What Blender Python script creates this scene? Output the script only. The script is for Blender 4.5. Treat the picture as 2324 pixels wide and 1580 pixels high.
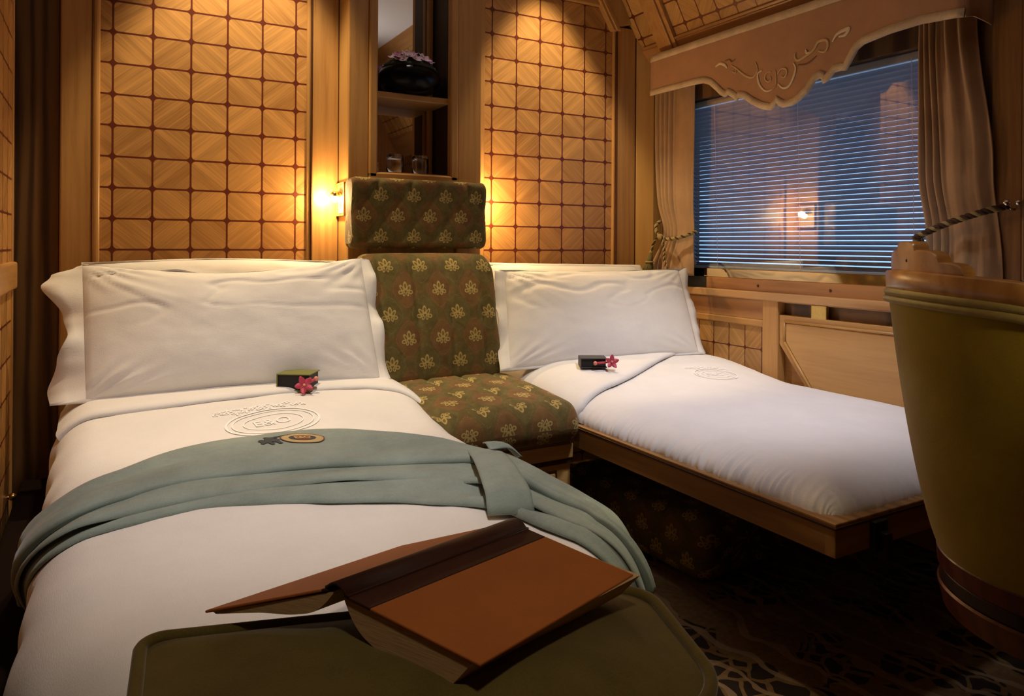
import bpy, bmesh, math, random
from mathutils import Vector, Matrix, noise
random.seed(7)
for o in list(bpy.data.objects): bpy.data.objects.remove(o)
SC = bpy.context.scene
COL = SC.collection
R = math.radians
PI = math.pi

# ------------------------------------------------------------------ camera
cam = bpy.data.cameras.new('camera')
co = bpy.data.objects.new('camera', cam); COL.objects.link(co); SC.camera = co
cam.sensor_fit = 'HORIZONTAL'; cam.sensor_width = 36.0
cam.lens = 36.0*1640/2324
cam.shift_x = 0.0; cam.shift_y = -235.0/2324
cam.clip_start = .02
th = R(29.6); roll = math.atan(.006)
f = Vector((math.sin(th), math.cos(th), 0)); r = Vector((math.cos(th), -math.sin(th), 0)); u = Vector((0, 0, 1))
r2 = r*math.cos(roll)+u*math.sin(roll); u2 = u*math.cos(roll)-r*math.sin(roll)
M4 = Matrix((r2, u2, -f)).transposed().to_4x4(); M4.translation = (0, 0, 1.0)
co.matrix_world = M4

# ------------------------------------------------------------------ world, lights, exposure
SC.view_settings.view_transform = 'Standard'; SC.view_settings.look = 'None'
SC.view_settings.exposure = 0.0; SC.view_settings.gamma = 1.0
SC.view_settings.use_curve_mapping = False
w = bpy.data.worlds.new('dusk'); SC.world = w; w.use_nodes = True
w.node_tree.nodes['Background'].inputs[0].default_value = (.30, .56, 1.0, 1)
w.node_tree.nodes['Background'].inputs[1].default_value = 1.7

def spot(name, loc, target, energy, color, angle, blend=.6, radius=.03):
    l = bpy.data.lights.new(name, 'SPOT'); l.energy = energy; l.color = color
    l.spot_size = R(angle); l.spot_blend = blend; l.shadow_soft_size = radius
    o = bpy.data.objects.new(name, l); COL.objects.link(o); o.location = loc
    d = Vector(target)-Vector(loc); o.rotation_euler = d.to_track_quat('-Z', 'Y').to_euler()
    return o
def point(name, loc, energy, color, radius=.02):
    l = bpy.data.lights.new(name, 'POINT'); l.energy = energy; l.color = color; l.shadow_soft_size = radius
    o = bpy.data.objects.new(name, l); COL.objects.link(o); o.location = loc
    return o
WARM = (1, .66, .30); NEUT = (1, .86, .74)
spot('downlight_berth', (.45, 2.47, 2.5), (.42, 2.62, 1.0), 92, (1, .77, .46), 62, .5, .03)
spot('downlight_window', (1.68, 2.47, 2.5), (1.74, 2.62, 1.0), 70, (1, .77, .46), 58, .45, .03)
spot('ceiling_light_berth', (.45, .95, 2.5), (.42, 1.75, .5), 98, (1, .89, .82), 54, 1.0, .08)
spot('ceiling_light_window', (1.62, 1.15, 2.5), (1.83, 1.72, .5), 125, (.92, .90, 1.0), 50, 1.0, .08)
spot('entry_fill_spot', (.05, -.15, 2.45), (.32, .72, .6), 34, (1, .80, .58), 40, 1.0, .08)  # added fill from above the camera, brightens the book's near end
spot('wall_light_behind', (.95, -.45, 1.30), (1.36, .50, .90), 48, (1, .80, .40), 25, 1.0, .05)
spot('ceiling_fill_spot', (1.35, .55, 1.95), (1.6, .85, 2.54), 9, (1, .92, .90), 120, .9, .05)  # added upward fill, brightens the ceiling that the mirror reflects
spot('seat_fill_spot', (.75, 1.15, 2.5), (1.06, 2.30, .72), 42, (1, .85, .62), 30, 1.0, .06)  # added soft fill for headrest, backrest and seat, not a fitted lamp
spot('floor_fill_spot', (.95, .95, 2.5), (1.05, .88, .0), 95, (1, .80, .52), 24, 1.0, .04)  # added to brighten the carpet patch the narrowed berth light misses
spot('cove_fill_spot', (1.25, .25, 1.9), (2.25, .25, 2.0), 5, (1, .78, .48), 70, 1.0, .04)  # added amber fill for the cove reflected low in the mirror
spot('niche_fill_spot', (1.04, 2.69, 2.45), (1.04, 2.68, 1.6), 5, (1, .86, .80), 26, .8, .02)  # added fill, lifts the orchids in the niche
point('reading_lamp_glow', (.74, 2.665, 1.175), 7.5, WARM, .015)
point('reading_lamp_glow', (1.385, 2.665, 1.175), 7.5, WARM, .015)

# ------------------------------------------------------------------ node helpers
class NT:
    def __init__(s, name):
        s.m = bpy.data.materials.new(name); s.m.use_nodes = True
        s.t = s.m.node_tree; s.b = s.t.nodes['Principled BSDF']
        s.tc = s.t.nodes.new('ShaderNodeTexCoord')
    def new(s, k): return s.t.nodes.new(k)
    def put(s, sock, v):
        if isinstance(v, bpy.types.NodeSocket): s.t.links.new(v, sock)
        elif v is not None: sock.default_value = v
    def m_(s, op, a, b=None, c=None, clamp=False):
        n = s.new('ShaderNodeMath'); n.operation = op; n.use_clamp = clamp
        for i, v in enumerate((a, b, c)):
            if v is not None: s.put(n.inputs[i], v)
        return n.outputs[0]
    def coord(s, kind='Object', scale=None, rot=None):
        o = s.tc.outputs[kind]
        if scale is None and rot is None: return o
        n = s.new('ShaderNodeMapping'); s.t.links.new(o, n.inputs[0])
        if scale: n.inputs['Scale'].default_value = scale
        if rot: n.inputs['Rotation'].default_value = rot
        return n.outputs[0]
    def sep(s, v):
        n = s.new('ShaderNodeSeparateXYZ'); s.put(n.inputs[0], v); return n.outputs
    def comb(s, x, y, z=0.0):
        n = s.new('ShaderNodeCombineXYZ')
        for i, v in enumerate((x, y, z)): s.put(n.inputs[i], v)
        return n.outputs[0]
    def noise(s, v, scale, detail=3, rough=.5, dist=0.0):
        n = s.new('ShaderNodeTexNoise'); s.put(n.inputs['Vector'], v)
        n.inputs['Scale'].default_value = scale; n.inputs['Detail'].default_value = detail
        n.inputs['Roughness'].default_value = rough; n.inputs['Distortion'].default_value = dist
        return n.outputs[0]
    def wave(s, v, scale, dist=0, detail=2, dscale=1, kind='BANDS', d='X'):
        n = s.new('ShaderNodeTexWave'); s.put(n.inputs['Vector'], v); n.wave_type = kind
        if kind == 'BANDS': n.bands_direction = d
        n.inputs['Scale'].default_value = scale; n.inputs['Distortion'].default_value = dist
        n.inputs['Detail'].default_value = detail; n.inputs['Detail Scale'].default_value = dscale
        return n.outputs['Fac']
    def vor(s, v, scale, feature='F1', out='Distance', rnd=1.0):
        n = s.new('ShaderNodeTexVoronoi'); n.feature = feature; s.put(n.inputs['Vector'], v)
        n.inputs['Scale'].default_value = scale; n.inputs['Randomness'].default_value = rnd
        return n.outputs[out]
    def ramp(s, fac, stops, interp='LINEAR'):
        n = s.new('ShaderNodeValToRGB'); s.put(n.inputs[0], fac); cr = n.color_ramp; cr.interpolation = interp
        while len(cr.elements) < len(stops): cr.elements.new(.5)
        for e, (p, c) in zip(cr.elements, stops):
            e.position = p; e.color = (*c, 1) if len(c) == 3 else c
        return n.outputs[0]
    def mix(s, fac, a, b, mode='MIX'):
        n = s.new('ShaderNodeMix'); n.data_type = 'RGBA'; n.blend_type = mode
        s.put(n.inputs[0], fac)
        for i, v in ((6, a), (7, b)):
            if isinstance(v, tuple) and len(v) == 3: v = (*v, 1)
            s.put(n.inputs[i], v)
        return n.outputs[2]
    def bump(s, h, strength=.3, dist=.002):
        n = s.new('ShaderNodeBump'); n.inputs['Strength'].default_value = strength
        n.inputs['Distance'].default_value = dist; s.put(n.inputs['Height'], h)
        s.t.links.new(n.outputs[0], s.b.inputs['Normal'])
    def fin(s, color=None, rough=.5, metal=0.0, spec=.5, sheen=0.0, coat=0.0):
        if isinstance(color, tuple) and len(color) == 3: color = (*color, 1)
        s.put(s.b.inputs['Base Color'], color); s.put(s.b.inputs['Roughness'], rough)
        s.b.inputs['Metallic'].default_value = metal; s.b.inputs['Specular IOR Level'].default_value = spec
        s.b.inputs['Sheen Weight'].default_value = sheen
        if sheen: s.b.inputs['Sheen Roughness'].default_value = .4
        s.b.inputs['Coat Weight'].default_value = coat; s.b.inputs['Coat Roughness'].default_value = .25
        return s.m

MATS = {}
def wood(name, c1, c2, axis='Z', fine=1.0, rough=.38, fig=.16):
    k = ('wood', name, axis)
    if k in MATS: return MATS[k]
    n = NT(name); s = {'X': (1.3, 26, 26), 'Y': (26, 1.3, 26), 'Z': (26, 26, 1.3)}[axis]
    s2 = {'X': (.5, 7, 7), 'Y': (7, .5, 7), 'Z': (7, 7, .5)}[axis]
    v = n.coord('Object', s); v2 = n.coord('Object', s2)
    a = n.noise(v, 3.0*fine, 4, .6); b = n.wave(v2, 1.1*fine, 9, 3, 1.3, d={'X': 'Y', 'Y': 'X', 'Z': 'X'}[axis])
    p = n.noise(v, 14.0*fine, 2, .7)
    fac = n.m_('ADD', n.m_('MULTIPLY', a, 1-fig), n.m_('MULTIPLY', b, fig))
    fac = n.m_('ADD', n.m_('MULTIPLY', fac, .8), n.m_('MULTIPLY', p, .2))
    c = n.ramp(fac, [(.2, c2), (.55, c1), (.85, tuple(min(1, x*1.12) for x in c1))])
    n.bump(p, .12, .0006)
    MATS[k] = n.fin(c, rough, coat=.15); return MATS[k]

def marquetry(name, ax, x0, tw, z0, thh, c1=(.49, .255, .080), c2=(.33, .145, .040), line=(.125, .024, .010), lw=.0032, rad=.013, ang=1.0):
    """square veneer tiles, grain running diagonally and turned tile by tile, inlaid with red-brown lines"""
    n = NT(name); xyz = n.sep(n.coord('Object')); X = xyz[ax]; Z = xyz[2]
    fx = n.m_('DIVIDE', n.m_('SUBTRACT', X, x0), tw); fz = n.m_('DIVIDE', n.m_('SUBTRACT', Z, z0), thh)
    ix = n.m_('FLOOR', fx); iz = n.m_('FLOOR', fz)
    ux = n.m_('MULTIPLY', n.m_('SUBTRACT', n.m_('SUBTRACT', fx, ix), .5), tw)
    uz = n.m_('MULTIPLY', n.m_('SUBTRACT', n.m_('SUBTRACT', fz, iz), .5), thh)
    par = n.m_('FLOORED_MODULO', n.m_('ADD', ix, iz), 2.0)
    sg = n.m_('SUBTRACT', 1.0, n.m_('MULTIPLY', par, 2.0))
    t = n.m_('ADD', n.m_('MULTIPLY', n.m_('MULTIPLY', ux, sg), ang*.86), uz)
    q = n.m_('SUBTRACT', n.m_('MULTIPLY', n.m_('MULTIPLY', uz, sg), .8), ux)
    wn = n.new('ShaderNodeTexWhiteNoise'); n.put(wn.inputs['Vector'], n.comb(ix, iz, 0.0)); rnd = wn.outputs['Value']
    big = n.m_('FLOOR', n.m_('DIVIDE', n.m_('ADD', ix, 1.0), 2.0)); bz = n.m_('FLOOR', n.m_('DIVIDE', iz, 2.0))
    v = n.comb(n.m_('MULTIPLY', t, 1.0), n.m_('MULTIPLY', q, .025), n.m_('ADD', n.m_('MULTIPLY', big, 1.7), n.m_('MULTIPLY', bz, 3.1)))
    a = n.noise(v, 130, 4, .65); b = n.noise(v, 34, 2, .5)
    fac = n.m_('ADD', n.m_('MULTIPLY', a, .55), n.m_('MULTIPLY', b, .45))
    fac = n.m_('ADD', fac, n.m_('MULTIPLY', n.m_('SUBTRACT', rnd, .5), .16))
    c = n.ramp(fac, [(.30, c2), (.5, c1), (.66, tuple(min(1, x*1.36) for x in c1))])
    # rounded-box distance for the inlay lines
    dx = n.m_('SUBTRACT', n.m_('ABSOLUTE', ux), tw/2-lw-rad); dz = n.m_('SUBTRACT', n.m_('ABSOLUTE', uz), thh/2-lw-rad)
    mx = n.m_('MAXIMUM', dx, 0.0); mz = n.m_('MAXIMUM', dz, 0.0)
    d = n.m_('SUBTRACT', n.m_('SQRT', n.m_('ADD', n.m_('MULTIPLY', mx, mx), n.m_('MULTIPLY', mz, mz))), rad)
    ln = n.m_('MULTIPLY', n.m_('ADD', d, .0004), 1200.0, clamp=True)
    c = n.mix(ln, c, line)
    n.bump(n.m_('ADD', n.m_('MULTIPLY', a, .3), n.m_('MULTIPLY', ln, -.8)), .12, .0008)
    return n.fin(c, .36, coat=.12)

def cloth(name, col, var=.08, weave=900, rough=.85, sheen=.2, wr=0.0, streak=0.0):
    n = NT(name); v = n.coord('Object')
    a = n.noise(v, 9, 3, .6)
    xyz = n.sep(v)
    h1 = n.noise(n.coord('Object', (weave, weave*.12, weave)), 1.0, 2, .5)
    h2 = n.noise(n.coord('Object', (weave*.12, weave, weave*.4)), 1.0, 2, .5)
    wv = n.m_('MULTIPLY', n.m_('ADD', h1, h2), .5)
    f_ = n.m_('ADD', n.m_('MULTIPLY', a, .6), n.m_('MULTIPLY', wv, .4))
    lo = tuple(x*(1-var*2) for x in col); hi = tuple(min(1, x*(1+var)) for x in col)
    c = n.ramp(f_, [(.3, lo), (.7, hi)])
    h = wv
    if wr: h = n.m_('ADD', wv, n.m_('MULTIPLY', n.noise(n.coord('Object'), 14, 3, .55, .8), wr))
    n.bump(h, .25, .0012 if not wr else .003)
    return n.fin(c, rough, spec=.2, sheen=sheen)

def velvet(name, col, hi, scale=7):
    n = NT(name); v = n.coord('Object')
    a = n.noise(v, scale, 4, .6, .5); b = n.noise(v, 420, 2, .6)
    f_ = n.m_('ADD', n.m_('MULTIPLY', a, .7), n.m_('MULTIPLY', b, .3))
    c = n.ramp(f_, [(.3, col), (.7, hi)])
    n.bump(b, .2, .001)
    return n.fin(c, .9, spec=.15, sheen=.35)

def plain(name, col, rough=.5, metal=0.0, spec=.5, coat=0.0, bs=0):
    n = NT(name)
    if bs:
        h = n.noise(n.coord('Object'), bs, 3, .6); n.bump(h, .2, .001)
        c = n.ramp(h, [(.3, tuple(x*.85 for x in col)), (.7, col)])
        return n.fin(c, rough, metal, spec, coat=coat)
    return n.fin(col, rough, metal, spec, coat=coat)

def damask(name, sx, sy, ox=0.0, oy=0.0, flip=1.0, dim=1.0):
    """woven fabric: ogee lattice in olive and rust with gold flower sprigs; uv in metres"""
    n = NT(name); uvn = n.sep(n.coord('UV')); U = n.m_('ADD', uvn[0], ox); V = n.m_('MULTIPLY', n.m_('ADD', uvn[1], oy), flip)
    fu = n.m_('DIVIDE', U, sx); fv = n.m_('DIVIDE', V, sy)
    row = n.m_('FLOOR', n.m_('MULTIPLY', fv, 2.0))
    od = n.m_('FLOORED_MODULO', row, 2.0)
    cu = n.m_('SUBTRACT', n.m_('FLOORED_MODULO', n.m_('ADD', fu, n.m_('MULTIPLY', od, .5)), 1.0), .5)
    lx = n.m_('MULTIPLY', cu, sx); ly = n.m_('MULTIPLY', n.m_('SUBTRACT', n.m_('SUBTRACT', n.m_('MULTIPLY', fv, 2.0), row), .5), sy/2)
    # petals: ellipses about the sprig foot
    ax_ = n.m_('ABSOLUTE', lx)
    def ell(cx, cy, a, b, deg):
        ca, sa = math.cos(R(deg)), math.sin(R(deg))
        px = n.m_('SUBTRACT', ax_, cx); py = n.m_('SUBTRACT', ly, cy)
        e1 = n.m_('DIVIDE', n.m_('ADD', n.m_('MULTIPLY', px, ca), n.m_('MULTIPLY', py, sa)), a)
        e2 = n.m_('DIVIDE', n.m_('SUBTRACT', n.m_('MULTIPLY', py, ca), n.m_('MULTIPLY', px, sa)), b)
        return n.m_('SQRT', n.m_('ADD', n.m_('MULTIPLY', e1, e1), n.m_('MULTIPLY', e2, e2)))
    dm = None
    for (cx, cy, a, b, dg) in ((0, .0135, .0075, .016, 0), (.0125, .006, .0065, .0135, -32), (.0190, -.0085, .0085, .0075, 0), (.0065, -.014, .0050, .0085, 14)):
        e = ell(cx, cy, a, b, dg); dm = e if dm is None else n.m_('MINIMUM', dm, e)
    inside = n.m_('LESS_THAN', dm, 1.0); core = n.m_('LESS_THAN', dm, .52)
    # ogee lattice
    cz = n.m_('COSINE', n.m_('MULTIPLY', fu, 2*PI)); sz = n.m_('COSINE', n.m_('MULTIPLY', n.m_('ADD', fv, .25), 2*PI))
    og = n.m_('ADD', cz, sz)
    vc = n.coord('UV')
    nb = n.noise(vc, 26, 4, .65, .6); fine = n.noise(vc, 700, 2, .6)
    g = n.ramp(nb, [(.3, (.100*dim, .074*dim, .019*dim)), (.7, (.175*dim, .135*dim, .044*dim))])
    rs = n.ramp(nb, [(.3, (.150*dim, .078*dim, .024*dim)), (.7, (.225*dim, .122*dim, .042*dim))])
    c = n.mix(n.m_('MULTIPLY', n.m_('ADD', og, .1), 2.2, clamp=True), g, rs)
    lat = n.m_('LESS_THAN', n.m_('ABSOLUTE', n.m_('SUBTRACT', n.m_('ABSOLUTE', og), .35)), .05)
    dots = n.m_('GREATER_THAN', n.noise(vc, 260, 1), .53)
    c = n.mix(n.m_('MULTIPLY', n.m_('MULTIPLY', lat, dots), .6), c, (.26*dim, .20*dim, .08*dim))
    c = n.mix(inside, c, (.46*dim, .34*dim, .12*dim)); c = n.mix(core, c, (.19*dim, .135*dim, .032*dim))
    c = n.mix(.35, c, n.mix(fine, c, n.mix(1.0, c, (.45, .45, .45), 'MULTIPLY')))
    n.bump(n.m_('ADD', fine, n.m_('MULTIPLY', inside, .8)), .3, .0012)
    return n.fin(c, .8, spec=.2, sheen=.15)

# ------------------------------------------------------------------ mesh helpers
class MB:
    def __init__(s): s.v = []; s.f = []; s.uv = {}
    def add(s, vs, fs, uvs=None):
        k = len(s.v); s.v += [Vector(p) for p in vs]
        for q in fs: s.f.append(tuple(i+k for i in q))
        if uvs:
            for i, p in enumerate(uvs): s.uv[k+i] = p
        return s
    def box(s, x0, y0, z0, x1, y1, z1):
        vs = [(x, y, z) for z in (z0, z1) for y in (y0, y1) for x in (x0, x1)]
        return s.add(vs, [(0, 2, 3, 1), (4, 5, 7, 6), (0, 1, 5, 4), (2, 6, 7, 3), (0, 4, 6, 2), (1, 3, 7, 5)])
    def grid(s, rows, closed_u=False, closed_v=False, uvs=None):
        nr, nc = len(rows), len(rows[0]); vs = [p for rw in rows for p in rw]; fs = []
        for i in range(nr-(0 if closed_v else 1)):
            for j in range(nc-(0 if closed_u else 1)):
                a = i*nc+j; b = i*nc+(j+1) % nc; c = ((i+1) % nr)*nc+(j+1) % nc; d = ((i+1) % nr)*nc+j
                fs.append((a, b, c, d))
        return s.add(vs, fs, [q for rw in uvs for q in rw] if uvs else None)
    def tube(s, pts, rad, n=8, cap=True, flat=1.0, up=None):
        pts = [Vector(p) for p in pts]; rows = []
        prev = None
        for i, p in enumerate(pts):
            d = (pts[min(i+1, len(pts)-1)]-pts[max(i-1, 0)]).normalized()
            if prev is None:
                a = Vector(up) if up else (Vector((0, 0, 1)) if abs(d.z) < .9 else Vector((1, 0, 0)))
            else: a = Vector(up) if up else prev
            e1 = (a-d*a.dot(d)).normalized(); e2 = d.cross(e1); prev = e1
            rr = rad[i] if isinstance(rad, (list, tuple)) else rad
            rows.append([p+(e1*math.cos(2*PI*k/n)*flat+e2*math.sin(2*PI*k/n))*rr for k in range(n)])
        b = len(s.v); s.grid(rows, closed_u=True)
        if cap:
            s.f.append(tuple(range(b+n-1, b-1, -1))); s.f.append(tuple(range(b+(len(pts)-1)*n, b+len(pts)*n)))
        return s
    def lathe(s, prof, c=(0, 0, 0), n=32, closed=False):
        rows = [[(c[0]+rr*math.cos(2*PI*k/n), c[1]+rr*math.sin(2*PI*k/n), c[2]+z) for k in range(n)] for rr, z in prof]
        return s.grid(rows, closed_u=True, closed_v=closed)
    def sphere(s, c, rx, ry=None, rz=None, n=16):
        ry = ry or rx; rz = rz or rx
        rows = [[(c[0]+rx*max(math.sin(PI*i/n), .001)*math.cos(2*PI*k/n), c[1]+ry*max(math.sin(PI*i/n), .001)*math.sin(2*PI*k/n), c[2]-rz*math.cos(PI*i/n)) for k in range(n)] for i in range(n+1)]
        return s.grid(rows, closed_u=True)
    def prism(s, poly, d):
        """poly: list of 3d points, extruded by vector d"""
        n = len(poly); d = Vector(d); vs = [Vector(p) for p in poly]; vs += [p+d for p in vs]
        return s.add(vs, [tuple(range(n-1, -1, -1)), tuple(range(n, 2*n))]+[(i, (i+1) % n, n+(i+1) % n, n+i) for i in range(n)])
    def build(s, name, m, parent=None, smooth=False, bevel=0.0, sub=0, weld=False, seg=2):
        off = parent_off(parent)
        me = bpy.data.meshes.new(name); me.from_pydata([tuple(p-off) for p in s.v], [], s.f)
        if s.uv:
            ul = me.uv_layers.new(name='UVMap')
            for lp in me.loops: ul.data[lp.index].uv = s.uv.get(lp.vertex_index, (0, 0))
        bm = bmesh.new(); bm.from_mesh(me)
        if weld: bmesh.ops.remove_doubles(bm, verts=bm.verts, dist=1e-5)
        bmesh.ops.recalc_face_normals(bm, faces=bm.faces); bm.to_mesh(me); bm.free()
        o = bpy.data.objects.new(name, me); COL.objects.link(o); me.materials.append(m)
        if parent: o.parent = parent
        if smooth:
            for p in me.polygons: p.use_smooth = True
        if bevel:
            b = o.modifiers.new('bevel', 'BEVEL'); b.width = bevel; b.segments = seg; b.limit_method = 'ANGLE'; b.angle_limit = R(40)
        if sub:
            b = o.modifiers.new('subdivision', 'SUBSURF'); b.levels = sub; b.render_levels = sub
        return o
def parent_off(p):
    v = Vector((0, 0, 0))
    while p is not None: v = v+p.location; p = p.parent
    return v
def thing(name, label, cat, loc, group=None):
    o = bpy.data.objects.new(name, None); COL.objects.link(o); o.location = loc; o.empty_display_size = .05
    o['label'] = label; o['category'] = cat
    if group: o['group'] = group
    return o
def tag(o, label, cat, group=None):
    o['label'] = label; o['category'] = cat
    if group: o['group'] = group
    return o
def struct(o):
    o['kind'] = 'structure'; return o
def copy_tree(o, parent=None):
    c = o.copy(); COL.objects.link(c)
    if parent: c.parent = parent
    for ch in o.children: copy_tree(ch, c)
    return c
def sm(a, b, x):
    t = max(0, min(1, (x-a)/(b-a))); return t*t*(3-2*t)
def lerp(a, b, t): return a+(b-a)*t
def cr(pts, n):
    """catmull-rom through points, n samples per span"""
    P = [Vector(p) for p in pts]; out = []
    for i in range(len(P)-1):
        p0 = P[max(i-1, 0)]; p1 = P[i]; p2 = P[i+1]; p3 = P[min(i+2, len(P)-1)]
        for k in range(n):
            t = k/n; out.append(.5*((2*p1)+(p2-p0)*t+(2*p0-5*p1+4*p2-p3)*t*t+(3*p1-p0-3*p2+p3)*t**3))
    out.append(P[-1]); return out
def fb(p, o=4): return noise.fractal(Vector(p), 1.0, 2.0, o)

# ------------------------------------------------------------------ shared materials
C_ASH = (.50, .27, .088); C_ASH2 = (.36, .165, .048)
W_Z = wood('ash_wood', C_ASH, C_ASH2, 'Z'); W_Y = wood('ash_wood', C_ASH, C_ASH2, 'Y'); W_X = wood('ash_wood', C_ASH, C_ASH2, 'X')
W_PLAIN = wood('smooth_ash_wood', (.52, .30, .095), (.44, .235, .07), 'Z', .7, .34, .2)
W_DARK = wood('dark_elm_wood', (.17, .085, .028), (.055, .022, .008), 'Z', .9, .45, .75)
W_LINE = plain('dark_stain', (.07, .022, .01), .45)
BRASS = plain('brass', (.72, .48, .16), .25, 1.0)
GOLDLEAF = plain('hammered_brass', (.75, .56, .20), .35, 1.0, bs=160)
BLACK = plain('black', (.004, .004, .004), .55)
LINEN = cloth('white_cotton', (.80, .775, .745), .03, 700, .8, .1, .25)
SHEET = cloth('white_cotton_sheet', (.80, .775, .745), .03, 700, .8, .1, .12)
STITCH = plain('white_thread', (.92, .90, .87), .6)
CURT = cloth('taupe_curtain', (.43, .275, .15), .10, 500, .8, .25)
TRIMF = cloth('cream_braid', (.66, .52, .34), .2, 260, .85, .1)
OLIVE = velvet('olive_velvet', (.075, .058, .014), (.15, .115, .03))
OLIVE2 = velvet('green_velvet', (.25, .18, .013), (.38, .285, .028))

# ================================================================== SETTING
XL, XR, YB, YF, ZC = -.237, 2.35, 2.75, -.6, 2.54
XV, YV = -1.0, 1.2          # entrance passage left of the camera
# carpet
n = NT('floral_carpet'); v = n.coord('Object')
wv = n.noise(v, 7, 2, .5); warp = n.new('ShaderNodeVectorMath'); warp.operation = 'ADD'
n.put(warp.inputs[0], v); nc = n.new('ShaderNodeTexNoise'); nc.inputs['Scale'].default_value = 9; n.put(nc.inputs['Vector'], v)
sc_ = n.new('ShaderNodeVectorMath'); sc_.operation = 'SCALE'; n.put(sc_.inputs[0], nc.outputs['Color']); sc_.inputs['Scale'].default_value = .07
n.put(warp.inputs[1], sc_.outputs[0]); W = warp.outputs[0]
d1 = n.vor(W, 5.5); d2 = n.vor(W, 22.0); e2 = n.vor(W, 17.0, 'DISTANCE_TO_EDGE')
blob = n.m_('LESS_THAN', d1, .30)
leaf = n.m_('MULTIPLY', n.m_('GREATER_THAN', e2, .09), n.m_('GREATER_THAN', n.noise(W, 4.2, 2), .49))
sw = n.wave(W, 3.2, 7, 2, 1.2); curl = n.m_('GREATER_THAN', sw, .90)
c = n.ramp(n.noise(v, 60, 3), [(.3, (.115, .066, .026)), (.7, (.18, .105, .042))])
c = n.mix(n.m_('MULTIPLY', blob, .8), c, n.ramp(d2, [(.1, (.27, .17, .055)), (.5, (.19, .12, .035))]))
c = n.mix(n.m_('MULTIPLY', leaf, .92), c, (.008, .005, .005))
c = n.mix(n.m_('MULTIPLY', curl, .7), c, (.27, .18, .10))
n.bump(n.noise(v, 500, 2), .5, .003)
CARPET = n.fin(c, .95, spec=.1, sheen=.1)
b = MB().box(XV-.1, YF-.1, -.08, XR+.1, YB+.2, 0)
struct(b.build('floor', CARPET))

# ---- back wall
PAN = marquetry('veneer_tiles', 0, .030, .1197, .975, .1037)
PAN2 = marquetry('veneer_tiles_fine', 0, 1.458, .1213, .975, .1037)
wb = struct(MB().box(XL-.1, YB+.11, 0, XR+.1, YB+.2, ZC+.1).build('wall_back', W_PLAIN))
MB().box(-.03, YB, 0, .80, YB+.11, 2.14).build('tile_panel', PAN, wb)
MB().box(1.30, YB, 0, 2.11, YB+.11, 2.12).build('tile_panel', PAN2, wb)
def plank(x0, x1, y0, z0=0, z1=ZC, m=W_Z, nm='pilaster', bev=.006):
    return MB().box(x0, y0, z0, x1, YB+.11, z1).build(nm, m, wb, bevel=bev, seg=3)
plank(XL-.005, -.120, YB-.004, m=W_DARK, nm='corner_board', bev=.002)
plank(-.118, -.026, YB-.032)
plank(-.027, -.006, YB-.020, nm='moulding', bev=.009)
plank(.668, .684, YB-.012, nm='moulding', bev=.007)
plank(.684, .786, YB-.022)
plank(2.103, 2.118, YB-.012, z1=2.02, nm='moulding', bev=.006)
plank(2.117, 2.229, YB-.022, z1=2.035)
MB().prism([(2.231, YB-.026, 0), (2.306, YB-.064, 0), (XR+.01, YB-.064, 0), (XR+.01, YB+.11, 0), (2.231, YB+.11, 0)], (0, 0, 2.06)).build('corner_post', W_PLAIN, wb, bevel=.002)
plank(1.33, 1.42, YB-.012, nm='moulding')
MB().box(1.33, YB-.018, 2.115, 2.06, YB+.11, 2.15).build('head_rail', W_X, wb, bevel=.006)
MB().box(-.03, YB-.018, 2.115, .79, YB+.11, 2.15).build('head_rail', W_X, wb, bevel=.006)
MB().box(1.33, YB-.002, 2.15, 2.2, YB+.11, ZC).build('frieze', W_X, wb)
# dark lines between the planks
ml = MB()
for x in (-.0275, .684, .7855): ml.box(x-.0012, YB-.0345 if x < 0 else YB-.0235, 0, x+.0012, YB, ZC)
for x in (2.1175, 2.230): ml.box(x-.0012, YB-.0235, 0, x+.0012, YB, 2.03)
ml.build('dark_line', W_LINE, wb)

# ---- corner bracket that follows the cove on the back wall (mitred to the pilaster)
def cx(z): return 2.108-(z-2.0)*.64
cv = MB()
def strip(off0, off1, y0, z0, z1, name, m, bev=.004):
    pts = [(cx(z0)+off0, y0, z0), (cx(z0)+off1, y0, z0+.03 if off1 > .05 else z0), (cx(z1)+off1, y0, z1), (cx(z1)+off0, y0, z1)]
    return MB().prism(pts, (0, YB+.11-y0, 0)).build(name, m, wb, bevel=bev)
strip(-.012, .006, YB-.030, 2.010, ZC, 'cove_moulding', W_X)
strip(.004, .030, YB-.038, 2.012, ZC, 'cove_moulding', W_X)
strip(.030, .130, YB-.030, 2.030, ZC, 'cove_board', W_PLAIN, .003)
strip(.128, .30, YB-.044, 2.02, ZC, 'cove_board', W_PLAIN, .003)

# ---- mirror column with its display niche
CX0, CX1, CY = .786, 1.330, 2.607
col = struct(MB().box(CX0, CY+.004, 0, CX1, YB+.11, 1.262).build('trim_1', W_PLAIN))
NX0, NX1, NZ = .895, 1.193, 1.268
m = MB().box(CX0, CY+.006, 1.262, NX0-.02, YB+.11, ZC); m.build('column_side', W_PLAIN, col)
m = MB().box(NX1+.012, CY+.006, 1.262, CX1, YB+.11, ZC); m.build('column_side', W_PLAIN, col)
MB().box(CX0-.001, CY-.006, .3, .862, CY+.02, ZC).build('stile', W_Z, col, bevel=.004)
MB().box(1.226, CY-.006, .3, CX1+.001, CY+.02, ZC).build('stile', W_Z, col, bevel=.004)
MB().box(.862, CY-.014, 1.246, NX0, CY+.022, ZC).build('inner_moulding', W_Z, col, bevel=.006)
MB().box(NX1, CY-.014, 1.246, 1.226, CY+.022, ZC).build('inner_moulding', W_Z, col, bevel=.006)
MB().box(.862, CY-.014, 1.238, 1.226, CY+.022, NZ).build('inner_moulding', W_X, col, bevel=.006)
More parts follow.
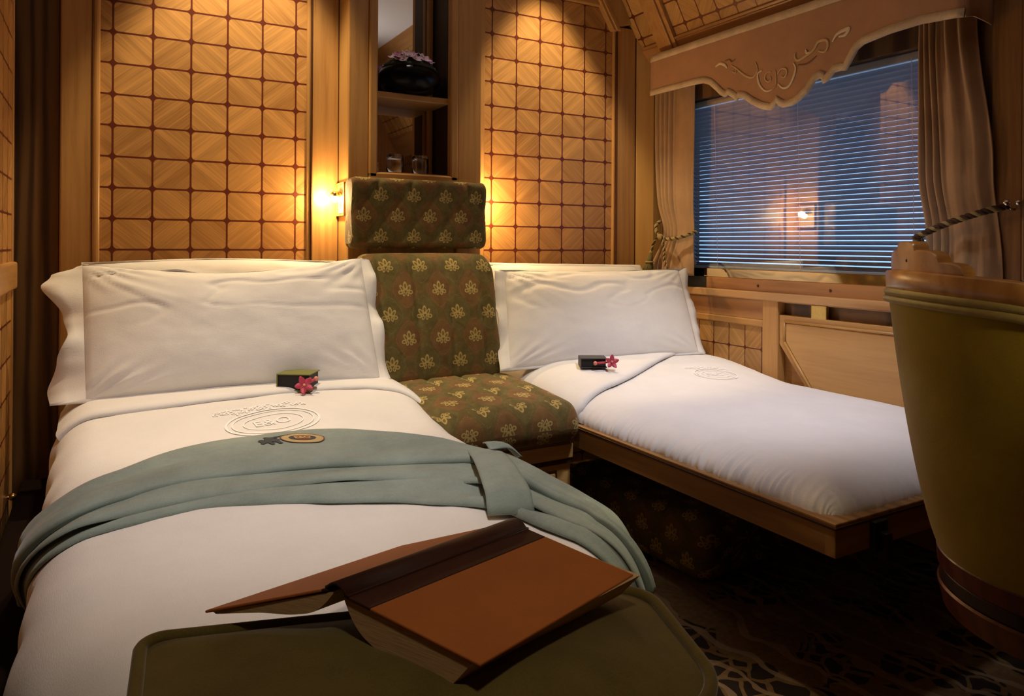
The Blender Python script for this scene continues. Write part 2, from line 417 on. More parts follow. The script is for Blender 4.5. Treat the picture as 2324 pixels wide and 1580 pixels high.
MB().box(.862, CY-.004, 1.19, 1.226, CY+.02, 1.239).build('rail', W_X, col, bevel=.003)
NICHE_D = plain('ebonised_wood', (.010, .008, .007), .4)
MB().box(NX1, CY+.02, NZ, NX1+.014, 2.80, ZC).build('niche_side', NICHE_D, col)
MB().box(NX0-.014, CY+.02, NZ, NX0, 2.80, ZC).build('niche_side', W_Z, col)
MB().box(NX0-.014, CY+.02, NZ-.004, NX1+.014, 2.82, NZ+.006).build('niche_floor', W_X, col)
MB().box(NX1-.022, 2.765, NZ+.006, NX1-.002, 2.795, ZC).build('mirror_bead', W_Z, col, bevel=.005)
MIR = plain('mirror_glass', (.86, .86, .86), .012, 1.0)
MB().box(NX0-.01, 2.80, NZ-.01, NX1+.01, 2.806, ZC).build('mirror', MIR, col)
MB().box(NX0-.004, CY+.012, 1.553, NX1+.004, 2.798, 1.577).build('shelf', W_X, col, bevel=.003)
# recess for the reading lamps (cream painted box let into each side of the column)
RECESS = plain('cream_lamp_box', (.75, .58, .30), .5)
for sx in (-1, 1):
    x = CX0 if sx < 0 else CX1
    for (ya, za, yb, zb) in ((2.618, 1.108, 2.625, 1.222), (2.716, 1.108, 2.723, 1.222), (2.618, 1.103, 2.723, 1.109), (2.618, 1.221, 2.723, 1.227)):
        MB().box(min(x, x+sx*.012), ya, za, max(x, x+sx*.012), yb, zb).build('lamp_recess_lip', W_Y, col)

# ---- left wall
LPAN = marquetry('veneer_tiles_side', 1, .2, .1197, .975, .1037)
wl = struct(MB().box(XL-.1, YV, 0, XL, YB+.11, ZC+.1).build('wall_left', W_DARK))
MB().box(XL, YV, .94, XL+.006, 2.585, ZC).build('tile_panel', LPAN, wl)
MB().box(XL, YV, .05, XL+.006, 2.585, .86).build('tile_panel', LPAN, wl)
MB().box(XL, 2.58, 0, XL+.010, 2.60, ZC).build('moulding', W_Z, wl, bevel=.004)
MB().box(XL, YV, .86, XL+.020, 2.60, .94).build('dado_rail', W_Y, wl, bevel=.006)
struct(MB().box(XV, YV, 0, XL, YV+.08, ZC+.1).build('wall_passage', W_Z))
struct(MB().box(XV-.1, YF, 0, XV, YV+.08, ZC+.1).build('wall_passage_side', W_Z))

# ---- front wall, behind the camera (seen only in the mirror)
wf = struct(MB().box(XV-.1, YF-.1, 0, XR+.1, YF, ZC+.1).build('wall_front', wood('red_wood', (.30, .13, .045), (.16, .06, .02), 'Z')))
for x in (-.9, -.2, .5, 1.2, 1.9): MB().box(x-.012, YF, 0, x+.012, YF+.01, ZC).build('batten', W_Z, wf)

# ---- ceiling and coves
CEIL = plain('white_ceiling', (.78, .76, .73), .8)
struct(MB().box(XV-.1, YF-.1, ZC, XR+.1, YB+.2, ZC+.1).build('ceiling', CEIL))
COVE_SL = 1.73
def cvx(z): return 2.25-(z-1.959)/COVE_SL
n0 = 1.80
zc0, zc1 = 1.80, ZC
COVEP = marquetry('veneer_tiles_cove', 1, 2.40, .097, 1.985, .095, lw=.0032, c1=(.50,.29,.10), c2=(.34,.17,.05))
pts = [(cvx(zc0), YF, zc0), (cvx(zc1), YF, zc1), (XR+.1, YF, zc1), (XR+.1, YF, zc0)]
cove = struct(MB().prism(pts, (0, YB+.11-YF, 0)).build('trim_2', COVEP))
def cove_board(z0, z1, y0, y1, t, name, m, bev=.003):
    nx, nz = -t*.866, -t*.5
    P = [(cvx(z0), y0, z0), (cvx(z1), y0, z1), (cvx(z1)+nx, y0, z1+nz), (cvx(z0)+nx, y0, z0+nz)]
    return MB().prism(P, (0, y1-y0, 0)).build(name, m, cove, bevel=bev)
W_RED = wood('brown_ash_wood', (.40, .20, .065), (.25, .11, .035), 'Y')
cove_board(1.78, 1.938, YF, 2.72, .010, 'cove_rail', W_RED)
cove_board(1.938, 1.950, YF, 2.70, .016, 'cove_bead', W_RED)
cove_board(2.45, ZC+.01, YF, 2.72, .020, 'cove_rail', W_RED)
for z in (2.39, 2.42): cove_board(z, z+.008, YF, 2.72, .012, 'cove_bead', W_RED)
cove_board(1.78, ZC, 2.50, 2.585, .030, 'cove_rib', W_Z)
cove_board(1.80, ZC, 2.478, 2.50, .020, 'cove_rib', W_Z)

# ---- window wall
GZ0, GZ1, GY0, GY1 = .866, 1.664, 1.30, 2.545       # opening
wr = struct(MB().box(XR, YF, 0, XR+.1, GY0, ZC+.1).build('wall_right', W_DARK))
m = MB().box(XR, GY1, 0, XR+.1, YB+.11, ZC+.1); m.build('corner_panel', W_DARK, wr)
MB().box(XR, GY0, GZ1, XR+.1, GY1, ZC+.1).build('header', W_DARK, wr)
RPAN = marquetry('veneer_tiles_dado', 1, 2.064-.0888*4, .0888, .575, .118, lw=.0022, rad=.010, ang=1.3, c1=(.50, .28, .10))
MB().box(XR, 2.055, 0, XR+.03, YB, .70).build('tile_panel', RPAN, wr)
MB().box(XR+.032, 1.31, 0, XR+.1, 2.06, .70).build('dado_back', W_Y, wr)
MB().box(XR+.03, 1.2, .60, XR+.1, YB, GZ0-.004).build('dado_back', W_DARK, wr)
MB().box(XR-.010, 2.05, .668, XR+.03, YB, .698).build('moulding', W_Y, wr, bevel=.005)
FIG = wood('figured_ash_wood', (.50, .275, .105), (.35, .155, .055), 'Y', .6, .36, .85)
MB().box(XR-.004, 2.05, .698, XR+.03, YB, .785).build('plank', FIG, wr, bevel=.002)
MB().box(XR-.014, 1.973, 0, XR+.03, 2.050, .785).build('post', W_Z, wr, bevel=.003)
MB().box(XR+.004, 1.2, .775, XR+.03, 1.98, .79).build('plank', FIG, wr)
MB().box(XR-.026, 1.0, .780, XR+.03, YB, .813).build('ledge', wood('ledge_wood', (.50, .29, .12), (.35, .165, .06), 'Y', 1, .3, .8), wr, bevel=.005)
sill = MB().box(XR, 1.2, .812, XR+.1, 2.378, .862).build('sill_board', wood('sill_wood', (.42, .20, .07), (.27, .11, .035), 'Y', 1, .35, .6), wr, bevel=.002)
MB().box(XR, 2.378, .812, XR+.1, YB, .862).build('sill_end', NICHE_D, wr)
ms = MB()
for y in (2.085, 1.745):
    ms.sphere((XR-.001, y, .836), .003, .006, .006, 8)
ms.build('screw', W_LINE, wr)
# dark panelled stretch right of the curtain
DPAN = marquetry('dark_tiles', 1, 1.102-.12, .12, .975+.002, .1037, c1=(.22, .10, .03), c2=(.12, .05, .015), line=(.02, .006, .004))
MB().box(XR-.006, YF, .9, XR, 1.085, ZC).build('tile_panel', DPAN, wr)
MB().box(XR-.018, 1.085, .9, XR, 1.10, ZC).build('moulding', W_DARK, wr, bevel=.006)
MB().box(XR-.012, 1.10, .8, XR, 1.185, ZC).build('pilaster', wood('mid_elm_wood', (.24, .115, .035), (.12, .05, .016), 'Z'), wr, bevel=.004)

# ---- window
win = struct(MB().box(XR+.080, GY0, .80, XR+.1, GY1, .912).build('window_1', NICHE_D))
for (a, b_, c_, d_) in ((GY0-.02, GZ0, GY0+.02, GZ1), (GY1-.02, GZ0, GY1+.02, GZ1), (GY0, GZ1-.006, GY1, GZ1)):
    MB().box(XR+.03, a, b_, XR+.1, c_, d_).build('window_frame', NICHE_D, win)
g = NT('window_glass'); g.t.nodes.remove(g.b)
tr = g.new('ShaderNodeBsdfTransparent'); gl = g.new('ShaderNodeBsdfGlossy'); gl.inputs['Roughness'].default_value = .015
fr = g.new('ShaderNodeLayerWeight'); fr.inputs[0].default_value = .5
fac = g.m_('ADD', .10, g.m_('MULTIPLY', g.m_('POWER', fr.outputs['Facing'], 4.0), .6))
mx = g.new('ShaderNodeMixShader'); g.put(mx.inputs[0], fac); g.put(mx.inputs[1], tr.outputs[0]); g.put(mx.inputs[2], gl.outputs[0])
g.t.links.new(mx.outputs[0], g.t.nodes['Material Output'].inputs[0])
MB().box(XR+.012, GY0, .900, XR+.016, GY1, GZ1).build('window_pane', g.m, win)

MB().box(XR+.006, GY0, GZ0-.004, XR+.020, 2.40, .901).build('pane_reflection_strip', plain('glass_reflection_metal', (.72, .55, .33), .06, 1.0), win, bevel=.002)  # mirror-like strip standing in for reflections in the lower window glass
# ---- venetian blind behind the pane
SLAT = plain('blind_slat', (.20, .175, .19), .45)
bl = thing('venetian_blind', 'slatted venetian blind lowered over the window, blue dusk light between its slats', 'blind', (XR+.05, 1.9, .9))
def bx(z): return XR+.060-.034*(z-.9)
ms = MB(); z = .918; a = R(36); y0b, y1b = GY0+.03, 2.510
while z < 1.632:
    xm = bx(z); rows = []
    for k in range(5):
        t = k/4-.5; bow = .0012*(1-4*t*t)
        rows.append([(xm+t*.025*math.cos(a)+bow*math.sin(a), y, z-t*.025*math.sin(a)+bow*math.cos(a)) for y in (y0b, y1b)])
    ms.grid(rows); z += .0189
ms.build('slats', SLAT, bl, smooth=True)
MB().box(bx(.9)-.011, y0b, .897, bx(.9)+.011, y1b, .909).build('bottom_rail', plain('blind_rail', (.42, .55, .66), .4), bl, bevel=.003)
MB().box(bx(1.64)-.013, y0b, 1.629, bx(1.64)+.013, y1b, 1.656).build('head_rail', plain('blind_head', (.35, .30, .25), .4), bl, bevel=.003)
for y in (2.355, 1.915, 1.455):
    MB().tube([(bx(.9)-.014, y, .90), (bx(1.64)-.014, y, 1.64)], .0009, 6).build('ladder_cord', plain('cord_white', (.6, .6, .66), .7), bl)
MB().sphere((bx(.9)-.004, y1b-.004, .922), .006, .010, .013, 10).build('cord_stop', plain('white_plastic', (.8, .8, .8), .4), bl, smooth=True)

# ================================================================== BEDS
class Bed:
    """soft slab: (s, t) run over the top and on down the sides"""
    def __init__(s, x0, x1, y0, y1, top, rx, rz, drop, rc, crown, head, taper=0.0, ry=None, rzf=None):
        s.cx = (x0+x1)/2; s.hx = (x1-x0)/2; s.y0 = y0; s.y1 = y1; s.top = top; s.rx = rx; s.rz = rz; s.drop = drop
        s.rc = rc; s.crown = crown; s.head = head; s.taper = taper; s.ry = ry or rx; s.rzf = rzf or rz
    def ev(s, d, r, rz):
        """distance d past the start of the bend -> (outward, drop)"""
        if d <= 0: return 0.0, 0.0
        L = math.pi/2*(r+rz)/2; ph = d/L*math.pi/2
        if ph < math.pi/2: return r*math.sin(ph), rz*(1-math.cos(ph))
        return r, rz+(d-L)
    def smax(s): return s.hx-s.rx+math.pi/2*(s.rx+s.rz)/2+s.drop
    def tmin(s): return s.y0+s.ry-math.pi/2*(s.ry+s.rzf)/2-s.drop
    def P(s, a, t, off=0.0):
        sg = 1 if a >= 0 else -1
        ox, dx = s.ev(abs(a)-(s.hx-s.rx), s.rx, s.rz)
        X = min(abs(a), s.hx-s.rx)+ox
        oy, dy = s.ev((s.y0+s.ry)-t, s.ry, s.rzf)
        Y = max(t, s.y0+s.ry)-oy
        lim = s.rz+s.drop
        d = min((dx**3+dy**3)**(1/3), max(dx, dy, lim))
        qx = X-(s.hx-s.rc); qy = (s.y0+s.rc)-Y
        if qx > 0 and qy > 0:
            k = max(qx, qy)/math.hypot(qx, qy); qx *= k; qy *= k
            X = s.hx-s.rc+qx; Y = s.y0+s.rc-qy
        w = 1-s.taper*max(0, 2.4-Y) if sg > 0 else 1
        u = min(1, X/s.hx); v = max(0, min(1, (Y-s.y0)/1.3))
        h = s.head*_sm(1.80, 2.22, Y)
        z = s.top+s.crown*(1-u*u)*(1-(1-v)**2)+h-d
        # outward direction, roughly
        bx = dx/(s.rz+1e-6); by = dy/(s.rzf+1e-6); bx = min(1, bx); by = min(1, by)
        nz = max(0.0, 1-max(bx, by)); nx, ny = sg*bx, -by
        L = math.sqrt(nx*nx+ny*ny+nz*nz) or 1
        return (s.cx+sg*X*w+nx/L*off, Y+ny/L*off, z+nz/L*off), max(dx, dy)
def _sm(a, b, x):
    t = max(0, min(1, (x-a)/(b-a))); return t*t*(3-2*t)
LB = Bed(-.105, .895, .925, 2.66, .492, .10, .10, .14, .16, .018, .05, taper=.045, ry=.10)
RB = Bed(1.350, 2.322, .995, 2.70, .490, .17, .072, .004, .06, .018, .050, ry=.15)

def bed_cover(B, name, m, parent, ns, nt, y1, wr, seed, t0=None, off=0.0):
    S = B.smax(); T0 = B.tmin() if t0 is None else t0; rows = []
    for j in range(nt+1):
        t = lerp(T0, y1, j/nt); rw = []
        for i in range(ns+1):
            a = lerp(-S, S, i/ns)
            p, d = B.P(a, t, off)
            rw.append((Vector(p), a, t, p, d))
        rows.append(rw)
    base = [[c_[0] for c_ in rw] for rw in rows]
    for _ in range(25):                    # soften the corners of the slab
        new = [list(rw) for rw in base]
        for j in range(1, nt):
            for i in range(1, ns):
                _, a, t, p, d = rows[j][i]
                k = sm(B.hx-B.rx-.05, B.hx-B.rx+.06, abs(a))*sm(B.y0+B.ry+.05, B.y0+B.ry-.06, t)
                if k > 0: new[j][i] = base[j][i].lerp((base[j-1][i]+base[j+1][i]+base[j][i-1]+base[j][i+1])/4, .6*k)
        base = new
    rows = [[base[j][i]+wr(rows[j][i][1], rows[j][i][2], rows[j][i][3], rows[j][i][4], B) for i in range(ns+1)] for j in range(nt+1)]
    return MB().grid(rows).build(name, m, parent, smooth=True)
def outward(a, t, B):
    p0 = Vector(B.P(a, t)[0]); p1 = Vector(B.P(a, t, .01)[0]); v = p1-p0
    return v.normalized() if v.length > 1e-6 else Vector((0, 0, 1))
def wr_left(a, t, p, d, B):
    h = .006*fb((p[0]*2.2, p[1]*1.2, 3.1), 3)+.0022*fb((p[0]*9+p[1]*3, p[1]*9-p[0]*4, 7.7), 3)
    side = sm(.01, .12, d)
    q = (t if abs(a) > B.hx-B.rx else a)*34
    h += side*(.006*math.sin(q+3*fb((p[0]*3, p[1]*3, 1), 2))+.006*fb((p[0]*8, p[1]*8, p[2]*2), 3))
    return outward(a, t, B)*h
def wr_right(a, t, p, d, B):
    h = .005*fb((p[0]*2.5, p[1]*1.3, 9.1), 3)+.0016*fb((p[0]*10, p[1]*7, 2.7), 3)
    side = sm(.006, .065, d)
    e = sm(2.2, 1.5, t)
    def pleat(k):
        w = fb((k*9.0, p[2]*2, 4), 3); q = fb((k*34, p[2]*5.0, 5), 2)
        return .0066*max(-.6, math.sin(k*300+11*w))*(.25+.75*max(0, fb((k*9, 1, 2), 2)+.35))+.022*q*q+.006*w
    os_, of_ = max(0, abs(a)-(B.hx-B.rx))/B.rx, max(0, B.y0+B.ry-t)/B.ry
    wf = sm(-.35, .35, of_-os_)
    cor = 1-.45*min(1, os_, of_)
    h += side*cor*((1-wf)*pleat(t)+wf*pleat(a+4.0))*(.45+.55*e)
    return outward(a, t, B)*h

# ---- left berth
lb = thing('bed', 'wide made-up berth with a draped white sheet beside the left wall, robe lying across it', 'bed', (.395, 1.8, 0))
lsheet = bed_cover(LB, 'sheet', SHEET, lb, 110, 190, 2.66, wr_left, 1)
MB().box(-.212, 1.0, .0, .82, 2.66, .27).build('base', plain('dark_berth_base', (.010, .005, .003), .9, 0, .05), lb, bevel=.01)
def layer(B, a0, a1, f0, f1, th, off, na, nt, seed, wr=.002):
    rows = []
    for i in range(na+1):
        a = lerp(a0, a1, i/na); t0, t1 = f0(a), f1(a); col = []
        for j in range(nt+1):
            t = lerp(t0, t1, j/nt)
            e = min(1, j/2.0)
            o_ = off+th*math.sqrt(max(0, 1-(1-e)**2))+wr*fb((a*7, t*9, seed), 3)
            col.append(Vector(B.P(a, t, o_)[0])+outward(a, t, B)*0)
        rows.append([Vector(B.P(a, t0+.004, off-.004)[0])]+col)
    return MB().grid(rows)
layer(LB, -.50, .515, lambda a: 2.165-.03*sm(-.2, .5, a)+.02*math.sin(a*5)-.10*sm(.30, .55, a), lambda a: 2.44, .012, .004, 70, 20, 5.2).build('turned_down_sheet', SHEET, lb, smooth=True)

# ---- right berth
rb = thing('bed', 'narrow made-up berth on an oak pull-out frame below the window', 'bed', (1.83, 1.8, 0))
rsheet = bed_cover(RB, 'sheet', SHEET, rb, 150, 520, 2.70, wr_right, 2)
layer(RB, -RB.smax()+.01, .40, lambda a: 1.925+max(0, a+.45)*.42+.02*math.sin(a*7), lambda a: 2.50, .010, .004, 80, 24, 8.4, .003).build('turned_down_sheet', SHEET, rb, smooth=True)
OAK_Y = wood('oak_frame', (.34, .175, .050), (.20, .09, .024), 'Y', 1, .4, .55); OAK_X = wood('oak_frame', (.34, .175, .050), (.20, .09, .024), 'X', 1, .4, .55)
MB().box(1.332, .982, .348, 1.356, 2.70, .408).build('side_rail', OAK_Y, rb, bevel=.002)
MB().box(1.3318, .974, .348, 2.33, 1.0, .408).build('foot_rail', OAK_X, rb, bevel=.002)
DK = plain('dark_edging', (.055, .022, .010), .35)
MB().box(1.329, .971, .407, 2.33, 2.70, .4135).build('edge_band', DK, rb, bevel=.0015)
MB().box(1.331, .973, .413, 2.33, 2.70, .421).build('platform', OAK_Y, rb, bevel=.002)
lt_mb = MB().box(1.446, .960, .343, 1.492, .976, .408); lt = lt_mb.build('latch', BLACK, rb, bevel=.003)
MB().box(1.462, .945, .330, 1.485, .965, .385).build('latch_catch', plain('dark_bronze', (.05, .03, .02), .4, .8), lt, bevel=.003)

# ---- white embroidered crests on the sheets
def ring(mb, fn, cx, cy, ra, rb_, wdt, n=48, a0=0, a1=2*PI):
    rows = []
    for k in range(n+1):
        a = lerp(a0, a1, k/n)
        rows.append([fn(cx+(ra-wdt)*math.cos(a), cy+(rb_-wdt)*math.sin(a)), fn(cx+ra*math.cos(a), cy+rb_*math.sin(a))])
    mb.grid(rows)
def text_mesh(mb, fn, body, cx, cy, size, thick=.0):
    cu = bpy.data.curves.new('t', 'FONT'); cu.body = body; cu.size = size; cu.align_x = 'CENTER'; cu.align_y = 'CENTER'; cu.resolution_u = 3
    cu.offset = thick
    o = bpy.data.objects.new('t', cu); COL.objects.link(o)
    dg = bpy.context.evaluated_depsgraph_get(); me = o.evaluated_get(dg).to_mesh()
    mb.add([fn(cx+v.co.x, cy+v.co.y) for v in me.vertices], [tuple(p.vertices) for p in me.polygons])
    o.evaluated_get(dg).to_mesh_clear()
    bpy.data.objects.remove(o); bpy.data.curves.remove(cu)
def sheet_crest(B, s0, t0, sc, rot, parent, wrf):
    def fn(x, y):
        a = s0+(x*math.cos(rot)-y*math.sin(rot))*sc; t = t0+(x*math.sin(rot)+y*math.cos(rot))*sc
        p, d = B.P(a, t); return Vector(p)+wrf(a, t, p, d, B)+Vector((0, 0, .0022))
    mb = MB()
    ring(mb, fn, 0, -.12, .62, .42, .03); ring(mb, fn, 0, -.12, .54, .35, .02); ring(mb, fn, 0, -.12, .40, .24, .018)
    text_mesh(mb, fn, 'E&O', -.02, -.12, .26)
    for k in range(26):
        x = -.62+k*.047; y = .36+.05*math.sin(k*1.9)+.04*math.sin(k*.7)
        ring(mb, fn, x, y, .038, .034, .018, 10)
    for k in range(14):
        ring(mb, fn, -.5+k*.05, .45+.03*math.sin(k*2.3), .025, .022, .014, 8)
    mb.build('crest_embroidery', STITCH, parent)
sheet_crest(LB, .00, 1.985, .20, .12, lsheet, wr_left)
sheet_crest(RB, .16, 1.98, .14, -.25, rsheet, wr_right)

# ---- pillows
def pillow(name, corners, nrm, th, label, group, seed, flange=(.03, .05, .03, .03), left=None, wav=.012, wr=1.0, nu=64, nv=44, sag=0.0, m=None, topsag=0.0):
    BL, BR, TR, TL = [Vector(c) for c in corners]; N = Vector(nrm).normalized()
    base = (BL+BR)/2
    t = thing(name, label, 'pillow', tuple(base), group)
    eu = ((BR-BL)+(TR-TL)).normalized(); ev = ((TL-BL)+(TR-BR)).normalized()
    def base_pt(u_, v_): return (BL*(1-u_)+BR*u_)*(1-v_)+(TL*(1-u_)+TR*u_)*v_
    def surf(u_, v_, s):
        q = base_pt(u_, v_)
        a = max(0.0, 1-abs(2*u_-1)**2.6); b_ = max(0.0, 1-abs(2*v_-1)**2.6)
        h = (a*b_)**.55
        pin = sag*math.sin(PI*v_)*(abs(2*u_-1)**6)*(1 if u_ > .5 else -1)
        q = q-eu*pin
        q = q-ev*(topsag*math.sin(PI*u_)**1.3*v_*v_)
        cw = sum(math.exp(-((u_-cu)**2*30+(v_-cv_)**2*30)) for cu in (0, 1) for cv_ in (0, 1))
        ang = math.atan2(v_-.9, u_-.02)
        w_ = .007*fb((u_*2.6+seed, v_*2.0, seed*1.3), 2)+.0018*fb((u_*11, v_*8+seed, 2.2), 3)-.007*max(0, 1-abs(fb((u_*2.0+v_*1.2, v_*3.4-u_*1.5, seed*2.1), 2))*9)*sm(.35, .8, v_)
        w_ += .008*cw*math.sin(26*math.atan2(min(v_, 1-v_)+.05, min(u_, 1-u_)+.05)+seed)*min(1, 6*h)
        w_ += .012*math.exp(-((u_-.14)/.16)**2)*max(0, fb((ang*5, seed, 1.5), 2))*v_
        return q+N*(s*th*h+(s*w_*wr)*min(1, h*2.2))
    mb = MB()
    F = [[surf(i/nu, j/nv, 1) for i in range(nu+1)] for j in range(nv+1)]
    Bk = [[surf(i/nu, j/nv, -1)-N*.0006 for i in range(nu+1)] for j in range(nv+1)]
    mb.grid(F); mb.grid(Bk)
    mb.build('cushion', m or LINEN, t, smooth=True, weld=True)
    # flat stitched border with a soft wave
    l, rr, tp, bt = flange; mb = MB(); ring_in, ring_out = [], []
    per = [(i/nu, 0.0) for i in range(nu)]+[(1.0, j/nv) for j in range(nv)]+[(1-i/nu, 1.0) for i in range(nu)]+[(0.0, 1-j/nv) for j in range(nv)]
    rows = []
    for (u_, v_) in per:
        q = surf(u_, v_, 1); du = 0; dv = 0
        ll = l if left is None else left(v_)
        ex = -ll*sm(.10, 0, u_)+rr*sm(.90, 1, u_); ey = -bt*sm(.12, 0, v_)+tp*sm(.88, 1, v_)
        if u_ not in (0.0, 1.0): ex *= (1 if (u_ < .02 or u_ > .98) else .35)
        o_ = eu*ex+ev*ey
        wv_ = wav*fb((u_*5+seed, v_*5.5, seed), 2)+wav*.6*math.sin(v_*13+seed)*(1 if u_ in (0.0, 1.0) else .3)
        rows.append([q+N*.001, q+o_*.5+N*wv_*.5, q+o_+N*wv_, q+o_+N*(wv_-.004), q+o_*.5+N*(wv_*.5-.004), q-N*.004])
    mb.grid(rows, closed_v=True); mb.build('border', m or LINEN, t, smooth=True)
    return t
GP = None
def LEFT(v_):
    K = [(0, .085), (.10, .092), (.28, .068), (.45, .040), (.62, .052), (.82, .105), (.93, .080), (1.0, .015)]
    for (a, x), (b_, y) in zip(K, K[1:]):
        if v_ <= b_: return lerp(x, y, sm(a, b_, v_))
    return .015
pillow('pillow', [(.0, 2.565, .555), (.74, 2.565, .555), (.735, 2.655, .930), (-.035, 2.655, .930)], (0, -1, .2), .045,
       'white pillow mostly hidden behind the large front pillow on the wide berth', GP, 1.7, (.02, .02, .005, .01), None, .006, .7, 40, 30, topsag=-.012)
pillow('pillow', [(-.035, 2.300, .568), (.785, 2.245, .566), (.768, 2.40, .950), (-.050, 2.52, .930)], (.0, -1, .62), .068,
       'large white bordered pillow propped at the front of the wide berth', GP, 3.3, (.085, .035, .003, .010), LEFT, .026, 1.0, 84, 60, topsag=.045)
pillow('pillow', [(1.42, 2.54, .55), (2.255, 2.36, .53), (2.16, 2.645, .900), (1.40, 2.655, .915)], (0, -1, .25), .045,
       'white pillow peeking out behind the front pillow on the berth below the window', GP, 5.1, (.02, .035, .01, .01), None, .008, .6, 40, 30)
pillow('pillow', [(1.300, 2.295, .548), (2.135, 2.205, .563), (2.205, 2.40, .893), (1.385, 2.50, .895)], (.08, -1, .55), .062,
       'smooth white bordered pillow at the front of the berth below the window', GP, 8.2, (.042, .035, .003, .010), None, .014, .7, 84, 60, topsag=.008)

# ---- upholstered corner seat between the berths
def cushion(name, prof, x0, x1, rnd, m, parent, defo=None, nx=40):
    """prof: closed list of (y, z); swept from x0 to x1 with softened ends; uv in metres"""
    n = len(prof); cy = sum(p[0] for p in prof)/n; cz = sum(p[1] for p in prof)/n
    L = [0.0]
    for i in range(n): a = prof[i]; b_ = prof[(i+1) % n]; L.append(L[-1]+math.hypot(a[0]-b_[0], a[1]-b_[1]))
    rows, uvs = [], []
    xs = []
    for k in range(7): xs.append((x0+rnd*(1-math.cos(k/6*PI/2)), 1-math.sin(k/6*PI/2)))
    for k in range(1, nx): xs.append((lerp(x0+rnd, x1-rnd, k/nx), 0))
    for k in range(6, -1, -1): xs.append((x1-rnd*(1-math.cos(k/6*PI/2)), 1-math.sin(k/6*PI/2)))
    def inset(y, z, d):
        dy, dz = y-cy, z-cz; r_ = math.hypot(dy, dz) or 1; k = max(0, 1-d/r_); return cy+dy*k, cz+dz*k
    for x, e in xs:
        rw, uw = [], []
        for i in range(n+1):
            y, z = prof[i % n]; y, z = inset(y, z, e*rnd)
            p = Vector((x, y, z))
            if defo: p = p+defo(x, y, z, L[i])
            rw.append(p); uw.append((x, L[i]))
        rows.append(rw); uvs.append(uw)
    mb = MB(); mb.grid(rows, uvs=uvs)
    for src, xe, sg in ((rows[0], x0, -1), (rows[-1], x1, 1)):      # end faces: rings running in to the middle
        c_ = sum((p for p in src[:-1]), Vector())/n; rr_, uu_ = [], []
        for k in range(6):
            f_ = 1-k/5.0; ring_ = [c_+(p-c_)*f_ for p in src]
            rr_.append(ring_); uu_.append([(xe+sg*(src[i]-ring_[i]).length, L[i]) for i in range(n+1)])
        mb.grid(rr_, uvs=uu_)
    return mb.build(name, m, parent, smooth=True)
def rrect(y0, y1, z0, z1, r_, per=.02, slant=0.0, crown=0.0):
    """rounded rectangle profile starting bottom-front (y0 = front), going up the front, over the top"""
    pts = []
    def seg(a, b_):
        n_ = max(2, int(math.hypot(a[0]-b_[0], a[1]-b_[1])/per))
        for i in range(n_): pts.append((lerp(a[0], b_[0], i/n_), lerp(a[1], b_[1], i/n_)))
    def arc(c, a0, a1):
        for i in range(6): a = lerp(a0, a1, i/6); pts.append((c[0]+r_*math.cos(a), c[1]+r_*math.sin(a)))
    seg((y0, z0+r_), (y0, z1-r_)); arc((y0+r_, z1-r_), PI, PI/2); seg((y0+r_, z1), (y1-r_, z1)); arc((y1-r_, z1-r_), PI/2, 0)
    seg((y1, z1-r_), (y1, z0+r_)); arc((y1-r_, z0+r_), 0, -PI/2); seg((y1-r_, z0), (y0+r_, z0)); arc((y0+r_, z0+r_), -PI/2, -PI)
    out = []
    for y, z in pts:
        k = (z-z0)/(z1-z0); out.append((y+slant*k+0, z+crown*math.sin(PI*max(0, min(1, (y-y0)/(y1-y0))))*k))
    return out
seat = thing('corner_seat', 'olive and rust patterned upholstered seat with headrest, between the two berths', 'seat', (1.07, 2.2, 0))
FAB_H = damask('damask_headrest', .128, .150, -.045, .015); FAB_B = damask('damask_back', .128, .172, -.030, .0); FAB_S = damask('damask_seat', .128, .172, -.03, .03, -1.0)
def d_head(x, y, z, l):
    if y > 2.56: return Vector((0, 0, 0))
    a = abs(math.sin((x-.79)/.128*PI+(z-.98)/.15*PI)); b_ = abs(math.sin((x-.79)/.128*PI-(z-.98)/.15*PI))
    return Vector((0, .007*(1-min(a, b_))**5-.003, 0))
cushion('headrest', rrect(2.505, 2.60, .982, 1.240, .022), .772, 1.308, .018, FAB_H, seat, d_head, 70)
def d_back(x, y, z, l):
    t = ((x-.838)/.128) % 1.0; q = min(t, 1-t)
    fr_ = 1 if y < 2.50 else 0
    bulge = -.020*math.sin(PI*max(0, min(1, (z-.52)/.44)))
    return Vector((0, fr_*(.011*math.exp(-(q/.08)**2)*(.5+.5*math.sin(z*36)**2)+bulge), -.006*(abs(x-1.03)/.25)**4))
pf = [(y, z) for y, z in rrect(2.325, 2.45, .50, .966, .045, slant=.10)]
cushion('backrest', pf, .782, 1.288, .035, FAB_B, seat, d_back, 70)
def d_seat(x, y, z, l):
    t = ((x-.858)/.128) % 1.0; q = min(t, 1-t)
    tp = 1 if z > .42 else 0
    g_ = -.012*math.exp(-(q/.08)**2)*(.4+.6*math.sin(y*30)**2)*tp
    return Vector((0, 0, g_+tp*.012*math.sin(PI*(y-1.86)/.56)-tp*.012*(abs(x-1.07)/.25)**4))
pf = rrect(1.868, 2.40, .372, .500, .058); pf = [(y, z+.030*(y-1.868)/.53*(1 if z > .44 else .2)) for y, z in pf]
cushion('seat_cushion', pf, .82, 1.322, .035, FAB_S, seat, d_seat, 70)
HONEY = wood('honey_oak', (.62, .38, .12), (.42, .23, .06), 'X', 1, .4, .3)
bs = MB().box(.83, 1.93, 0, 1.318, 2.45, .366).build('base', HONEY, seat, bevel=.003)
MB().box(.83, 1.916, .318, 1.319, 1.932, .364).build('base_rail', HONEY, bs, bevel=.003)
MB().box(.83, 1.920, .302, 1.318, 1.932, .319).build('base_groove', DK, bs)
